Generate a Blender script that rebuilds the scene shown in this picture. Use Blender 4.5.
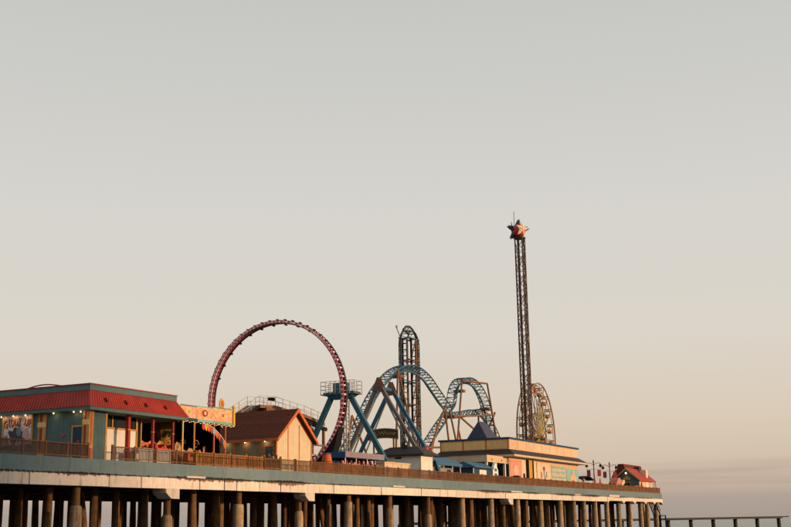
import bpy, math, random
from mathutils import Vector, Matrix
random.seed(7)
for o in list(bpy.data.objects): bpy.data.objects.remove(o)
sc = bpy.context.scene
col = sc.collection
rad = math.radians

# ------------------------------------------------------------------ camera
# world axes: x runs along the pier out to sea, y across the pier (away from the beach side), z up, sea level 0
HEAD, TILT, ROLL = rad(26), math.atan(259/1150), rad(1.0)
Fh = Vector((math.cos(HEAD), math.sin(HEAD), 0)); Rt = Vector((math.sin(HEAD), -math.cos(HEAD), 0)); Zu = Vector((0,0,1))
fw = Fh*math.cos(TILT) + Zu*math.sin(TILT); up = -Fh*math.sin(TILT) + Zu*math.cos(TILT)
Rr = Rt*math.cos(ROLL) - up*math.sin(ROLL); Ur = up*math.cos(ROLL) + Rt*math.sin(ROLL)
cam = bpy.data.objects.new('camera', bpy.data.cameras.new('camera')); col.objects.link(cam)
cam.data.sensor_width = 36; cam.data.lens = 36*1150/791
cam.data.clip_start = 0.5; cam.data.clip_end = 60000
cam.matrix_world = Matrix(((Rr.x,Ur.x,-fw.x,-57),(Rr.y,Ur.y,-fw.y,-53),(Rr.z,Ur.z,-fw.z,2.2),(0,0,0,1)))
sc.camera = cam

# ------------------------------------------------------------------ sky, sun, exposure
SUN_EL, SUN_AZ = rad(8.0), rad(8)          # azimuth measured from -y towards +x
sdir = Vector((math.sin(SUN_AZ)*math.cos(SUN_EL), -math.cos(SUN_AZ)*math.cos(SUN_EL), math.sin(SUN_EL)))
sun = bpy.data.objects.new('sun', bpy.data.lights.new('sun', 'SUN')); col.objects.link(sun)
sun.data.energy = 4.1; sun.data.angle = rad(2.2); sun.data.color = (1.0, 0.60, 0.32)
sun.rotation_euler = (-sdir).to_track_quat('-Z', 'Y').to_euler()
sun.location = (0, -60, 60)

w = bpy.data.worlds.new('World'); sc.world = w; w.use_nodes = True
nt = w.node_tree; N = nt.nodes; L = nt.links; N.clear()
out = N.new('ShaderNodeOutputWorld'); bg = N.new('ShaderNodeBackground'); bg.inputs[1].default_value = 0.1
sky = N.new('ShaderNodeTexSky'); sky.sky_type = 'NISHITA'; sky.sun_disc = False
sky.sun_elevation = SUN_EL; sky.sun_rotation = math.atan2(sdir.x, sdir.y); sky.dust_density = 3.0
tc = N.new('ShaderNodeTexCoord'); sep = N.new('ShaderNodeSeparateXYZ'); L.new(tc.outputs['Generated'], sep.inputs[0])
ramp = N.new('ShaderNodeValToRGB'); L.new(sep.outputs['Z'], ramp.inputs[0])
def srgb(r, g, b):
    f = lambda c: (c/255/12.92) if c <= 10 else ((c/255+0.055)/1.055)**2.4
    return (f(r), f(g), f(b), 1)
stops = [(0.0,(171,160,150)), (0.016,(181,166,153)), (0.028,(206,183,162)), (0.037,(202,182,164)), (0.046,(216,196,174)), (0.085,(223,207,187)), (0.15,(224,216,204)),
         (0.26,(219,216,209)), (0.42,(204,204,200)), (0.7,(176,180,183)), (1.0,(158,166,174))]
er = ramp.color_ramp
while len(er.elements) < len(stops): er.elements.new(0.5)
for e, (p, c) in zip(er.elements, stops): e.position = p; e.color = srgb(*c)
# low cloud bank: horizontal streaks in the lowest three degrees, all the way round the horizon
mp = N.new('ShaderNodeMapping'); mp.inputs['Scale'].default_value = (2.6, 2.6, 75); L.new(tc.outputs['Generated'], mp.inputs[0])
cn = N.new('ShaderNodeTexNoise'); cn.inputs['Scale'].default_value = 2.2; cn.inputs['Detail'].default_value = 5; L.new(mp.outputs[0], cn.inputs['Vector'])
cr = N.new('ShaderNodeMapRange'); cr.inputs[1].default_value = 0.42; cr.inputs[2].default_value = 0.66; L.new(cn.outputs[0], cr.inputs[0])
cz = N.new('ShaderNodeMapRange'); cz.inputs[1].default_value = 0.052; cz.inputs[2].default_value = 0.034; L.new(sep.outputs['Z'], cz.inputs[0])
cm = N.new('ShaderNodeMath'); cm.operation = 'MULTIPLY'; L.new(cr.outputs[0], cm.inputs[0]); L.new(cz.outputs[0], cm.inputs[1])
cm2 = N.new('ShaderNodeMath'); cm2.operation = 'MULTIPLY'; cm2.inputs[1].default_value = 0.5; L.new(cm.outputs[0], cm2.inputs[0])
mx = N.new('ShaderNodeMix'); mx.data_type = 'RGBA'; L.new(cm2.outputs[0], mx.inputs[0]); L.new(ramp.outputs[0], mx.inputs[6]); mx.inputs[7].default_value = srgb(174,158,149)
sc10 = N.new('ShaderNodeVectorMath'); sc10.operation = 'SCALE'; sc10.inputs['Scale'].default_value = 10.0; L.new(mx.outputs[2], sc10.inputs[0])
mz = N.new('ShaderNodeMix'); mz.data_type = 'RGBA'; mz.inputs[0].default_value = 0.06
L.new(sc10.outputs[0], mz.inputs[6]); L.new(sky.outputs[0], mz.inputs[7])
L.new(mz.outputs[2], bg.inputs[0]); L.new(bg.outputs[0], out.inputs[0])

sc.view_settings.view_transform = 'Standard'; sc.view_settings.look = 'None'
sc.view_settings.exposure = 0.0; sc.view_settings.gamma = 1.0; sc.view_settings.use_curve_mapping = False

# ------------------------------------------------------------------ materials
MATS = {}
def mat(name, c, rough=0.65, var=0.16, scale=1.6, bump=0.15, metal=0.0, streak=0.0, grime=None, rnd=0.10, emit=None, spec=0.25):
    """procedural paint / wood / metal: two scales of noise on the colour, per-piece variation, optional vertical streaks"""
    if name in MATS: return MATS[name]
    m = bpy.data.materials.new(name); m.use_nodes = True; t = m.node_tree; n = t.nodes; l = t.links
    b = n['Principled BSDF']; b.inputs['Roughness'].default_value = rough; b.inputs['Metallic'].default_value = metal; b.inputs['Specular IOR Level'].default_value = spec
    g = n.new('ShaderNodeNewGeometry')
    nz = n.new('ShaderNodeTexNoise'); nz.inputs['Scale'].default_value = scale; nz.inputs['Detail'].default_value = 6; nz.inputs['Roughness'].default_value = 0.65
    l.new(g.outputs['Position'], nz.inputs['Vector'])
    mr = n.new('ShaderNodeMapRange'); mr.inputs[1].default_value = 0.3; mr.inputs[2].default_value = 0.7
    mr.inputs[3].default_value = 1-var; mr.inputs[4].default_value = 1+var; l.new(nz.outputs[0], mr.inputs[0])
    oi = n.new('ShaderNodeObjectInfo')
    m2 = n.new('ShaderNodeMapRange'); m2.inputs[3].default_value = 1-rnd; m2.inputs[4].default_value = 1+rnd; l.new(oi.outputs['Random'], m2.inputs[0])
    mu = n.new('ShaderNodeMath'); mu.operation = 'MULTIPLY'; l.new(mr.outputs[0], mu.inputs[0]); l.new(m2.outputs[0], mu.inputs[1])
    hs = n.new('ShaderNodeVectorMath'); hs.operation = 'SCALE'; hs.inputs[0].default_value = c[:3]; l.new(mu.outputs[0], hs.inputs['Scale'])
    cur = hs.outputs[0]
    if streak or grime:
        mp = n.new('ShaderNodeMapping'); mp.inputs['Scale'].default_value = (5, 5, 0.45); l.new(g.outputs['Position'], mp.inputs[0])
        ns = n.new('ShaderNodeTexNoise'); ns.inputs['Scale'].default_value = 1.0; ns.inputs['Detail'].default_value = 5; l.new(mp.outputs[0], ns.inputs['Vector'])
        sr = n.new('ShaderNodeMapRange'); sr.inputs[1].default_value = 0.52; sr.inputs[2].default_value = 0.75; l.new(ns.outputs[0], sr.inputs[0])
        sm = n.new('ShaderNodeMath'); sm.operation = 'MULTIPLY'; sm.inputs[1].default_value = streak or 0.5; l.new(sr.outputs[0], sm.inputs[0])
        mixn = n.new('ShaderNodeMix'); mixn.data_type = 'RGBA'; l.new(sm.outputs[0], mixn.inputs[0]); l.new(cur, mixn.inputs[6])
        gc = grime or (c[0]*0.35, c[1]*0.33, c[2]*0.3); mixn.inputs[7].default_value = (*gc[:3], 1); cur = mixn.outputs[2]
    l.new(cur, b.inputs['Base Color'])
    if bump:
        nb = n.new('ShaderNodeTexNoise'); nb.inputs['Scale'].default_value = scale*9; nb.inputs['Detail'].default_value = 4; l.new(g.outputs['Position'], nb.inputs['Vector'])
        bp = n.new('ShaderNodeBump'); bp.inputs['Strength'].default_value = bump; bp.inputs['Distance'].default_value = 0.05
        l.new(nb.outputs[0], bp.inputs['Height']); l.new(bp.outputs[0], b.inputs['Normal'])
    if emit:
        b.inputs['Emission Color'].default_value = (*emit[0], 1); b.inputs['Emission Strength'].default_value = emit[1]
    MATS[name] = m; return m

M_teal   = mat('teal_wall_paint', (0.078,0.138,0.138), streak=0.55, var=0.22, scale=0.9)
M_tealtr = mat('teal_trim_paint', (0.090,0.165,0.165), var=0.12)
M_red    = mat('red_metal_roof', (0.37,0.042,0.029), rough=0.55, streak=0.6, var=0.24, scale=0.9, grime=(0.26,0.06,0.045))
M_redtr  = mat('red_trim_paint', (0.30,0.034,0.022))
M_ochre  = mat('ochre_trim_paint', (0.50,0.27,0.09))
M_cream  = mat('cream_siding', (0.62,0.52,0.35), streak=0.25, var=0.08)
M_white  = mat('white_painted_panel', (0.74,0.70,0.63), streak=0.25, var=0.08)
M_orange = mat('orange_trim_paint', (0.52,0.13,0.035))
M_brownr = mat('brown_shingle_roof', (0.125,0.046,0.030), var=0.25, scale=5, bump=0.4, rough=0.95, spec=0.03)
M_timber = mat('weathered_timber', (0.21,0.115,0.055), var=0.35, scale=2.2, bump=0.4, streak=0.5, rnd=0.25)
M_rail   = mat('railing_wood', (0.16,0.072,0.030), var=0.3, scale=2.0, streak=0.4, rnd=0.22)
M_pick   = mat('brown_picket_wood', (0.21,0.098,0.040), var=0.3, scale=2, rnd=0.2, bump=0)
M_wire   = mat('railing_infill_wood', (0.085,0.042,0.022), var=0.3, scale=3, rnd=0.25, bump=0)
M_slat   = mat('golden_slat_wood', (0.50,0.21,0.035), var=0.2, rnd=0.2)
M_plank  = mat('reddish_plank_wood', (0.36,0.15,0.065), var=0.25, rnd=0.25, streak=0.4)
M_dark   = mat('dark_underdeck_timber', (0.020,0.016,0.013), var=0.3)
M_pile   = mat('pier_pile_timber', (0.140,0.074,0.030), var=0.45, scale=1.6, bump=0.6, streak=0.75, grime=(0.035,0.024,0.016), rnd=0.35, rough=0.85)
M_jacket = mat('concrete_pile_jacket', (0.31,0.225,0.13), var=0.35, scale=2, bump=0.7, streak=0.85, grime=(0.07,0.045,0.025), rnd=0.3, rough=0.85)
M_concr  = mat('pale_concrete', (0.60,0.54,0.46), var=0.12, streak=0.4, grime=(0.22,0.14,0.09))
M_navy   = mat('navy_paint', (0.020,0.055,0.100))
M_blue   = mat('blue_steel_paint', (0.024,0.110,0.200), rough=0.45, streak=0.3)
M_bluet  = mat('blue_track_paint', (0.050,0.130,0.185), rough=0.45, streak=0.3)
M_tsteel = mat('teal_steel_paint', (0.025,0.105,0.150), rough=0.45, streak=0.25)
M_grey   = mat('grey_steel', (0.27,0.27,0.26), rough=0.5)
M_galv   = mat('galvanised_rail', (0.38,0.36,0.33), rough=0.5)
M_brown  = mat('brown_steel_column', (0.20,0.095,0.045), rough=0.55, streak=0.35)
M_black  = mat('black_painted_steel', (0.012,0.011,0.012), rough=0.7, spec=0.1)
M_charc  = mat('charcoal_roofing', (0.040,0.034,0.032), var=0.25, scale=4, bump=0.3)
M_tan    = mat('tan_stucco', (0.74,0.51,0.20), var=0.1, streak=0.2)
M_peach  = mat('peach_stucco', (0.66,0.46,0.29), var=0.1, streak=0.2)
M_purple = mat('purple_metal_roof', (0.042,0.042,0.075), rough=0.5)
M_lilac  = mat('lilac_fascia_paint', (0.26,0.22,0.27), streak=0.3)
M_royal  = mat('royal_blue_canvas', (0.025,0.075,0.200))
M_sky    = mat('light_blue_canvas', (0.045,0.135,0.235))
M_redbr  = mat('bright_red_paint', (0.46,0.050,0.028), rough=0.4)
M_maroon = mat('maroon_steel', (0.040,0.018,0.024), rough=0.45)
M_pink   = mat('red_pink_track_rail', (0.42,0.065,0.090), rough=0.4)
M_wtie   = mat('white_track_tie', (0.78,0.68,0.72), rough=0.5)
M_yellow = mat('yellow_paint', (0.60,0.36,0.06))
M_gold   = mat('gold_paint', (0.46,0.28,0.07), rough=0.45)
M_green  = mat('pale_green_paint', (0.16,0.34,0.24))
M_aqua   = mat('aqua_paint', (0.20,0.42,0.42))
M_bulb   = mat('lit_bulb', (0.8,0.6,0.4), emit=((1.0,0.52,0.18), 1.0), bump=0)
M_lampb  = mat('lit_wall_lamp', (0.8,0.7,0.5), emit=((1.0,0.72,0.42), 3.0), bump=0)
M_led    = mat('lit_led_panel', (0.6,0.42,0.12), emit=((1.0,0.62,0.20), 0.10), bump=0)
M_skin   = mat('skin', (0.36,0.20,0.13), bump=0); M_hair = mat('dark_hair', (0.02,0.014,0.01), bump=0)
M_glass  = mat('dark_window_glass', (0.010,0.014,0.016), rough=0.12, var=0.1, bump=0)

def band_mat(name, base, stain, zlo, zhi, lev=0.5, rust=None, sc_=1.6):
    """painted band with a ragged row of black mould along its edge between zlo and zhi, and rust runs"""
    m = mat(name, base, streak=0.3, var=0.10); t = m.node_tree; n = t.nodes; l = t.links; b = n['Principled BSDF']
    src = b.inputs['Base Color'].links[0].from_socket
    g = n.new('ShaderNodeNewGeometry'); s = n.new('ShaderNodeSeparateXYZ'); l.new(g.outputs['Position'], s.inputs[0])
    mp = n.new('ShaderNodeMapping'); mp.inputs['Scale'].default_value = (sc_*2.2, 1, 0.7); l.new(g.outputs['Position'], mp.inputs[0])
    nz = n.new('ShaderNodeTexNoise'); nz.inputs['Scale'].default_value = 1.4; nz.inputs['Detail'].default_value = 6; nz.inputs['Roughness'].default_value = 0.75; l.new(mp.outputs[0], nz.inputs['Vector'])
    n2 = n.new('ShaderNodeTexNoise'); n2.inputs['Scale'].default_value = 0.11; n2.inputs['Detail'].default_value = 1; l.new(g.outputs['Position'], n2.inputs['Vector'])
    zr = n.new('ShaderNodeMapRange'); zr.inputs[1].default_value = zlo; zr.inputs[2].default_value = zhi; zr.inputs[3].default_value = 0.28; zr.inputs[4].default_value = -0.35; l.new(s.outputs[2], zr.inputs[0])
    a = n.new('ShaderNodeMath'); l.new(nz.outputs[0], a.inputs[0]); l.new(zr.outputs[0], a.inputs[1])
    a2 = n.new('ShaderNodeMath'); l.new(a.outputs[0], a2.inputs[0]); l.new(n2.outputs[0], a2.inputs[1])
    st = n.new('ShaderNodeMapRange'); st.inputs[1].default_value = 0.72+lev; st.inputs[2].default_value = 0.80+lev; l.new(a2.outputs[0], st.inputs[0])
    mi = n.new('ShaderNodeMix'); mi.data_type = 'RGBA'; l.new(st.outputs[0], mi.inputs[0]); l.new(src, mi.inputs[6]); mi.inputs[7].default_value = (*stain, 1)
    cur = mi.outputs[2]
    if rust:
        mp2 = n.new('ShaderNodeMapping'); mp2.inputs['Scale'].default_value = (2.6, 1, 0.35); l.new(g.outputs['Position'], mp2.inputs[0])
        n3 = n.new('ShaderNodeTexNoise'); n3.inputs['Scale'].default_value = 1.0; n3.inputs['Detail'].default_value = 4; l.new(mp2.outputs[0], n3.inputs['Vector'])
        r3 = n.new('ShaderNodeMapRange'); r3.inputs[1].default_value = 0.58; r3.inputs[2].default_value = 0.72; r3.inputs[4].default_value = 0.75; l.new(n3.outputs[0], r3.inputs[0])
        mj = n.new('ShaderNodeMix'); mj.data_type = 'RGBA'; l.new(r3.outputs[0], mj.inputs[0]); l.new(cur, mj.inputs[6]); mj.inputs[7].default_value = (*rust, 1); cur = mj.outputs[2]
    l.new(cur, b.inputs['Base Color']); return m
M_fascia = band_mat('teal_grey_fascia_paint', (0.135,0.200,0.220), (0.012,0.012,0.012), 5.70, 5.98, lev=0.30)
M_beam   = band_mat('white_beam_paint', (0.66,0.59,0.50), (0.16,0.09,0.05), 5.70, 5.2, lev=0.50, rust=(0.30,0.17,0.09))

def print_mat(name, cols, scale=3.0, dist=1.5):
    """flat printed artwork: patches of several colours"""
    if name in MATS: return MATS[name]
    m = bpy.data.materials.new(name); m.use_nodes = True; t = m.node_tree; n = t.nodes; l = t.links; b = n['Principled BSDF']; b.inputs['Roughness'].default_value = 0.5
    g = n.new('ShaderNodeNewGeometry'); z = n.new('ShaderNodeTexNoise'); z.inputs['Scale'].default_value = scale; z.inputs['Detail'].default_value = 3; z.inputs['Distortion'].default_value = dist
    l.new(g.outputs['Position'], z.inputs['Vector']); r = n.new('ShaderNodeValToRGB'); l.new(z.outputs[0], r.inputs[0])
    e = r.color_ramp; k = len(cols)
    while len(e.elements) < k: e.elements.new(0.5)
    for i, c in enumerate(cols): e.elements[i].position = 0.30+0.42*i/(k-1); e.elements[i].color = (*c, 1)
    l.new(r.outputs[0], b.inputs['Base Color']); MATS[name] = m; return m

# ------------------------------------------------------------------ mesh helpers
ORG = {}
class MB:
    def __init__(s): s.v = []; s.f = []
    def add(s, vs, fs):
        k = len(s.v); s.v += [tuple(p) for p in vs]; s.f += [tuple(i+k for i in f) for f in fs]; return s
    def box(s, x0, x1, y0, y1, z0, z1):
        return s.add([(x0,y0,z0),(x1,y0,z0),(x1,y1,z0),(x0,y1,z0),(x0,y0,z1),(x1,y0,z1),(x1,y1,z1),(x0,y1,z1)],
                     [(0,3,2,1),(4,5,6,7),(0,1,5,4),(1,2,6,5),(2,3,7,6),(3,0,4,7)])
    def frustum(s, r0, z0, r1, z1):
        """r = (x0,x1,y0,y1) rectangles at two heights"""
        a, b, c, d = r0; e, f, g, h = r1
        return s.add([(a,c,z0),(b,c,z0),(b,d,z0),(a,d,z0),(e,g,z1),(f,g,z1),(f,h,z1),(e,h,z1)],
                     [(0,3,2,1),(4,5,6,7),(0,1,5,4),(1,2,6,5),(2,3,7,6),(3,0,4,7)])
    def bar(s, p, q, w_, h_=None, n=4, r2=None):
        p = Vector(p); q = Vector(q); h_ = h_ or w_
        d = (q-p).normalized(); a = Vector((0,0,1)) if abs(d.z) < 0.95 else Vector((1,0,0))
        x = d.cross(a).normalized(); y = x.cross(d).normalized(); vs = []
        for c, k in ((p, 1.0), (q, r2 or 1.0)):
            for i in range(n):
                if n == 4: sx, sy = ((-1,-1),(1,-1),(1,1),(-1,1))[i]; vs.append(c + x*sx*w_/2*k + y*sy*h_/2*k)
                else: t = 2*math.pi*i/n; vs.append(c + x*math.cos(t)*w_/2*k + y*math.sin(t)*h_/2*k)
        return s.add(vs, [tuple(range(n))[::-1], tuple(range(n, 2*n))] + [(i, (i+1)%n, n+(i+1)%n, n+i) for i in range(n)])
    def tube(s, pts, r, n=6, closed=False):
        pts = [Vector(p) for p in pts]; k = len(pts); vs = []
        for i, p in enumerate(pts):
            t = (pts[(i+1)%k]-pts[i-1]) if closed or 0 < i < k-1 else (pts[1]-pts[0] if i == 0 else pts[-1]-pts[-2])
            t.normalize(); a = Vector((0,0,1)) if abs(t.z) < 0.9 else Vector((1,0,0))
            if closed or abs(t.z) >= 0.9: a = Vector((1,0,0)) if abs(t.x) < 0.9 else Vector((0,1,0))
            x = t.cross(a).normalized(); y = x.cross(t).normalized()
            for j in range(n): q = 2*math.pi*j/n; vs.append(p + x*math.cos(q)*r + y*math.sin(q)*r)
        fs = [(i*n+j, i*n+(j+1)%n, ((i+1)%k)*n+(j+1)%n, ((i+1)%k)*n+j) for i in range(k if closed else k-1) for j in range(n)]
        if not closed: fs += [tuple(range(n))[::-1], tuple(range((k-1)*n, k*n))]
        return s.add(vs, fs)
    def prism(s, poly, ax, a0, a1):
        """extrude a polygon along an axis; poly holds the two remaining coordinates in x,y,z order"""
        def P(c, a):
            return (a, c[0], c[1]) if ax == 'x' else (c[0], a, c[1]) if ax == 'y' else (c[0], c[1], a)
        n = len(poly)
        return s.add([P(c, a0) for c in poly] + [P(c, a1) for c in poly],
                     [tuple(range(n)), tuple(range(n, 2*n))[::-1]] + [(i, n+i, n+(i+1)%n, (i+1)%n) for i in range(n)])
    def ball(s, c, r, n=10, m=6, sx=1, sy=1, sz=1):
        vs = [(c[0], c[1], c[2]+r*sz)]
        for i in range(1, m):
            a = math.pi*i/m
            for j in range(n): b = 2*math.pi*j/n; vs.append((c[0]+r*sx*math.sin(a)*math.cos(b), c[1]+r*sy*math.sin(a)*math.sin(b), c[2]+r*sz*math.cos(a)))
        vs.append((c[0], c[1], c[2]-r*sz)); k = len(vs)-1
        fs = [(0, 1+j, 1+(j+1)%n) for j in range(n)] + [(k, k-n+(j+1)%n, k-n+j) for j in range(n)]
        for i in range(m-2):
            for j in range(n): fs.append((1+i*n+j, 1+(i+1)*n+j, 1+(i+1)*n+(j+1)%n, 1+i*n+(j+1)%n))
        return s.add(vs, fs)
    def lathe(s, c, prof, n=12):
        """prof: list of (radius, z)"""
        vs = []
        for r, z in prof:
            for j in range(n): b = 2*math.pi*j/n; vs.append((c[0]+r*math.cos(b), c[1]+r*math.sin(b), c[2]+z))
        k = len(prof)
        fs = [(i*n+j, i*n+(j+1)%n, (i+1)*n+(j+1)%n, (i+1)*n+j) for i in range(k-1) for j in range(n)]
        fs += [tuple(range(n))[::-1], tuple(range((k-1)*n, k*n))]
        return s.add(vs, fs)
    def mesh(s, name, m, org=(0,0,0), smooth=False):
        me = bpy.data.meshes.new(name); me.from_pydata([(p[0]-org[0], p[1]-org[1], p[2]-org[2]) for p in s.v], [], s.f)
        import bmesh
        bm = bmesh.new(); bm.from_mesh(me); bmesh.ops.recalc_face_normals(bm, faces=bm.faces); bm.to_mesh(me); bm.free()
        me.materials.append(m)
        if smooth:
            me.shade_smooth()
            me.set_sharp_from_angle(angle=rad(40))
        return me
    def build(s, name, m, parent=None, smooth=False, org=None):
        if parent is not None: o_ = ORG[parent.name]
        else:
            if org is None:
                xs = [p[0] for p in s.v]; ys = [p[1] for p in s.v]; org = ((min(xs)+max(xs))/2, (min(ys)+max(ys))/2, min(p[2] for p in s.v))
            o_ = org
        ob = bpy.data.objects.new(name, s.mesh(name, m, o_, smooth)); col.objects.link(ob)
        if parent is not None: ob.parent = parent
        else: ob.location = o_
        ORG[ob.name] = o_
        return ob
def tag(o, label, cat=None, group=None, kind=None):
    if label: o['label'] = label
    if cat: o['category'] = cat
    if group: o['group'] = group
    if kind: o['kind'] = kind
    return o
def thing(name, loc, label, cat, group=None):
    o = bpy.data.objects.new(name, None); col.objects.link(o); o.location = loc; o.empty_display_size = 0.3
    ORG[o.name] = tuple(loc); return tag(o, label, cat, group)
def piece(name, me, parent, loc, rot=None):
    """one more alike piece that shares its mesh; loc in world coordinates"""
    o = bpy.data.objects.new(name, me); col.objects.link(o); o.parent = parent
    g = ORG[parent.name]; o.location = (loc[0]-g[0], loc[1]-g[1], loc[2]-g[2])
    if rot: o.rotation_euler = rot
    ORG[o.name] = tuple(loc); return o
def struct(o): o['kind'] = 'structure'; return o
def text_mesh(body, size, depth=0.02):
    c = bpy.data.curves.new('t', 'FONT'); c.body = body; c.size = size; c.extrude = depth; c.align_x = 'CENTER'; c.resolution_u = 2
    o = bpy.data.objects.new('t', c); col.objects.link(o); bpy.context.view_layer.update()
    me = bpy.data.meshes.new_from_object(o.evaluated_get(bpy.context.evaluated_depsgraph_get()))
    bpy.data.objects.remove(o); bpy.data.curves.remove(c); return me
def lamp_light(name, loc, parent, power, colr=(1.0,0.72,0.42)):
    ld = bpy.data.lights.new(name, 'POINT'); ld.energy = power; ld.color = colr; ld.shadow_soft_size = 0.06
    o = bpy.data.objects.new(name, ld); col.objects.link(o); o.parent = parent
    g = ORG[parent.name]; o.location = (loc[0]-g[0], loc[1]-g[1], loc[2]-g[2]); return o

K = 6.63            # deck level
# ------------------------------------------------------------------ sea and beach
def sea_mat():
    m = bpy.data.materials.new('grey_green_sea_water'); m.use_nodes = True; t = m.node_tree; n = t.nodes; l = t.links; b = n['Principled BSDF']
    b.inputs['Base Color'].default_value = (0.075,0.090,0.095,1); b.inputs['Roughness'].default_value = 0.16; b.inputs['IOR'].default_value = 1.33; b.inputs['Specular IOR Level'].default_value = 0.14
    g = n.new('ShaderNodeNewGeometry'); mp = n.new('ShaderNodeMapping'); mp.inputs['Rotation'].default_value = (0,0,rad(10)); mp.inputs['Scale'].default_value = (0.32,0.12,1); l.new(g.outputs['Position'], mp.inputs[0])
    z = n.new('ShaderNodeTexNoise'); z.inputs['Scale'].default_value = 1.0; z.inputs['Detail'].default_value = 6; l.new(mp.outputs[0], z.inputs['Vector'])
    bp = n.new('ShaderNodeBump'); bp.inputs['Strength'].default_value = 0.9; bp.inputs['Distance'].default_value = 0.8; l.new(z.outputs[0], bp.inputs['Height']); l.new(bp.outputs[0], b.inputs['Normal'])
    return m
o = MB().box(-30, 30000, -30000, 30000, -2, 0).build('sea', sea_mat(), org=(0,0,0)); struct(o)
M_sand = mat('damp_beach_sand', (0.27,0.21,0.15), var=0.2, scale=0.5, bump=0.3, rough=0.9)
o = MB()
o.add([(-4000,6000,1.2),(-52,6000,0.7),(-10,6000,-0.35),(-4000,-90,1.2),(-52,-60,0.7),(-10,-60,-0.35),(-4000,-420,1.6),(90,-420,1.2),(150,-420,-0.35),(-4000,-6000,1.6),(600,-6000,1.2),(700,-6000,-0.35)],
      [(0,3,4,1),(1,4,5,2),(3,6,7,4),(4,7,8,5),(6,9,10,7),(7,10,11,8)])
struct(o.build('beach', M_sand, org=(0,0,0)))

# hotel-shaped block added out of view to shade the landward end of the pier
ht = thing('added_shade_block', (10, -465, 1.4), 'added unseen hotel-shaped block out of view, shading the landward pier end', 'building')
HXa, HXb, HYa, HYb, HZ = -70.0, 66.5, -480.0, -450.0, 82.0
M_shadeblk = mat('shade_block_render', (0.42,0.36,0.29), var=0.1)
MB().box(HXa, HXb, HYa, HYb, -0.5, HZ).build('wall', M_shadeblk, ht); MB().box(HXa-0.6, HXb+0.6, HYa-0.6, HYb+0.6, HZ, HZ+1.4).build('parapet', M_concr, ht)
for fl in range(18):
    z = 5+4.2*fl
    MB().box(HXa+2, HXb-2, HYb, HYb+1.6, z-0.25, z).build('balcony_slab', M_concr, ht)
    for x in range(-66, 72, 8): piece('window', MATS.get('_hw') or MATS.setdefault('_hw', MB().box(0,4.6,0,0.06,0,2.4).mesh('window', M_glass)), ht, (x, HYb, z+0.05))

# ------------------------------------------------------------------ pier
PW = 29.0; P0, P1 = -46.0, 165.0
pier = thing('pier', (60, 0, 0), 'long boardwalk pier on timber piles with teal fascia and white edge beam', 'pier')
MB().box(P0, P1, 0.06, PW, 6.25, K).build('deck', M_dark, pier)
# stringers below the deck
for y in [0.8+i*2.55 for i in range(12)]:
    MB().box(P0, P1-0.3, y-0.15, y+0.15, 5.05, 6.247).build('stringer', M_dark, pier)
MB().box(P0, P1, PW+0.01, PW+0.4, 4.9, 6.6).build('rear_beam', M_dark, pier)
# fascia panels
fx = P0; me = MB().box(0, 6.02, -0.10, 0.055, 5.70, 6.74).mesh('fascia_panel', M_fascia)
while fx < P1-1:
    piece('fascia_panel', me, pier, (fx, 0, 0)); fx += 6.028
for y0 in [i*5.8 for i in range(5)]:
    piece('fascia_panel', MB().box(0, 0.15, 0, 5.79, 5.70, 6.74).mesh('fascia_panel', M_fascia), pier, (P1-0.1, y0+0.06, 0))
# white beam segments, joints where the photograph shows them
joints = [-46,-38,-30.5,-23,-15.5,-8,-1.5,6.1,9.55,16.5,19.83,21.6,24.88,28.24,37.5,47.2,56.6,61.5,66,75.3,81.8,90.4,99.8,109.2,118.6,127.7]
for a, b in zip(joints[:-1], joints[1:]):
    g = 0.03 if random.random() < 0.45 else 0.075
    MB().box(a+g, b-g, -0.18+random.uniform(-.02,.02), 0.45, 4.92+random.uniform(-.02,.02), 5.694).build('edge_beam', M_beam, pier)
# outer bays: beam with haunched brackets at the piles
for a, b in ((127.77,137.4),(137.46,144.6),(144.66,152.2),(152.26,158.6),(158.66,165.0)):
    pl = [(a,4.62),(a+0.6,4.95),(a+1.3,5.08),(b-1.3,5.08),(b-0.6,4.95),(b,4.62),(b,5.694),(a,5.694)]
    MB().prism(pl, 'y', -0.18, 0.45).build('edge_beam', M_beam, pier)
# ledge blocks and bent cap ends
for a, b, z0, z1 in ((14.75,17.1,5.74,5.88),(49.6,52.3,5.74,5.88),(83.5,87.5,5.74,5.9),(128.2,134.4,5.72,6.0),(-6.2,-4.3,5.72,5.95),(110,113,5.74,5.88)):
    MB().box(a, b, -0.33, -0.102, z0, z1).build('ledge_block', M_concr, pier)
for a in (13.0, 32.9, 83.2):
    pl = [(a-0.75,4.90),(a-0.75,4.62),(a-0.45,4.40),(a-0.1,4.20),(a+0.85,4.18),(a+0.85,4.90)]
    MB().prism(pl, 'y', -0.32, 0.9).build('cap_block', M_concr, pier)
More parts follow.
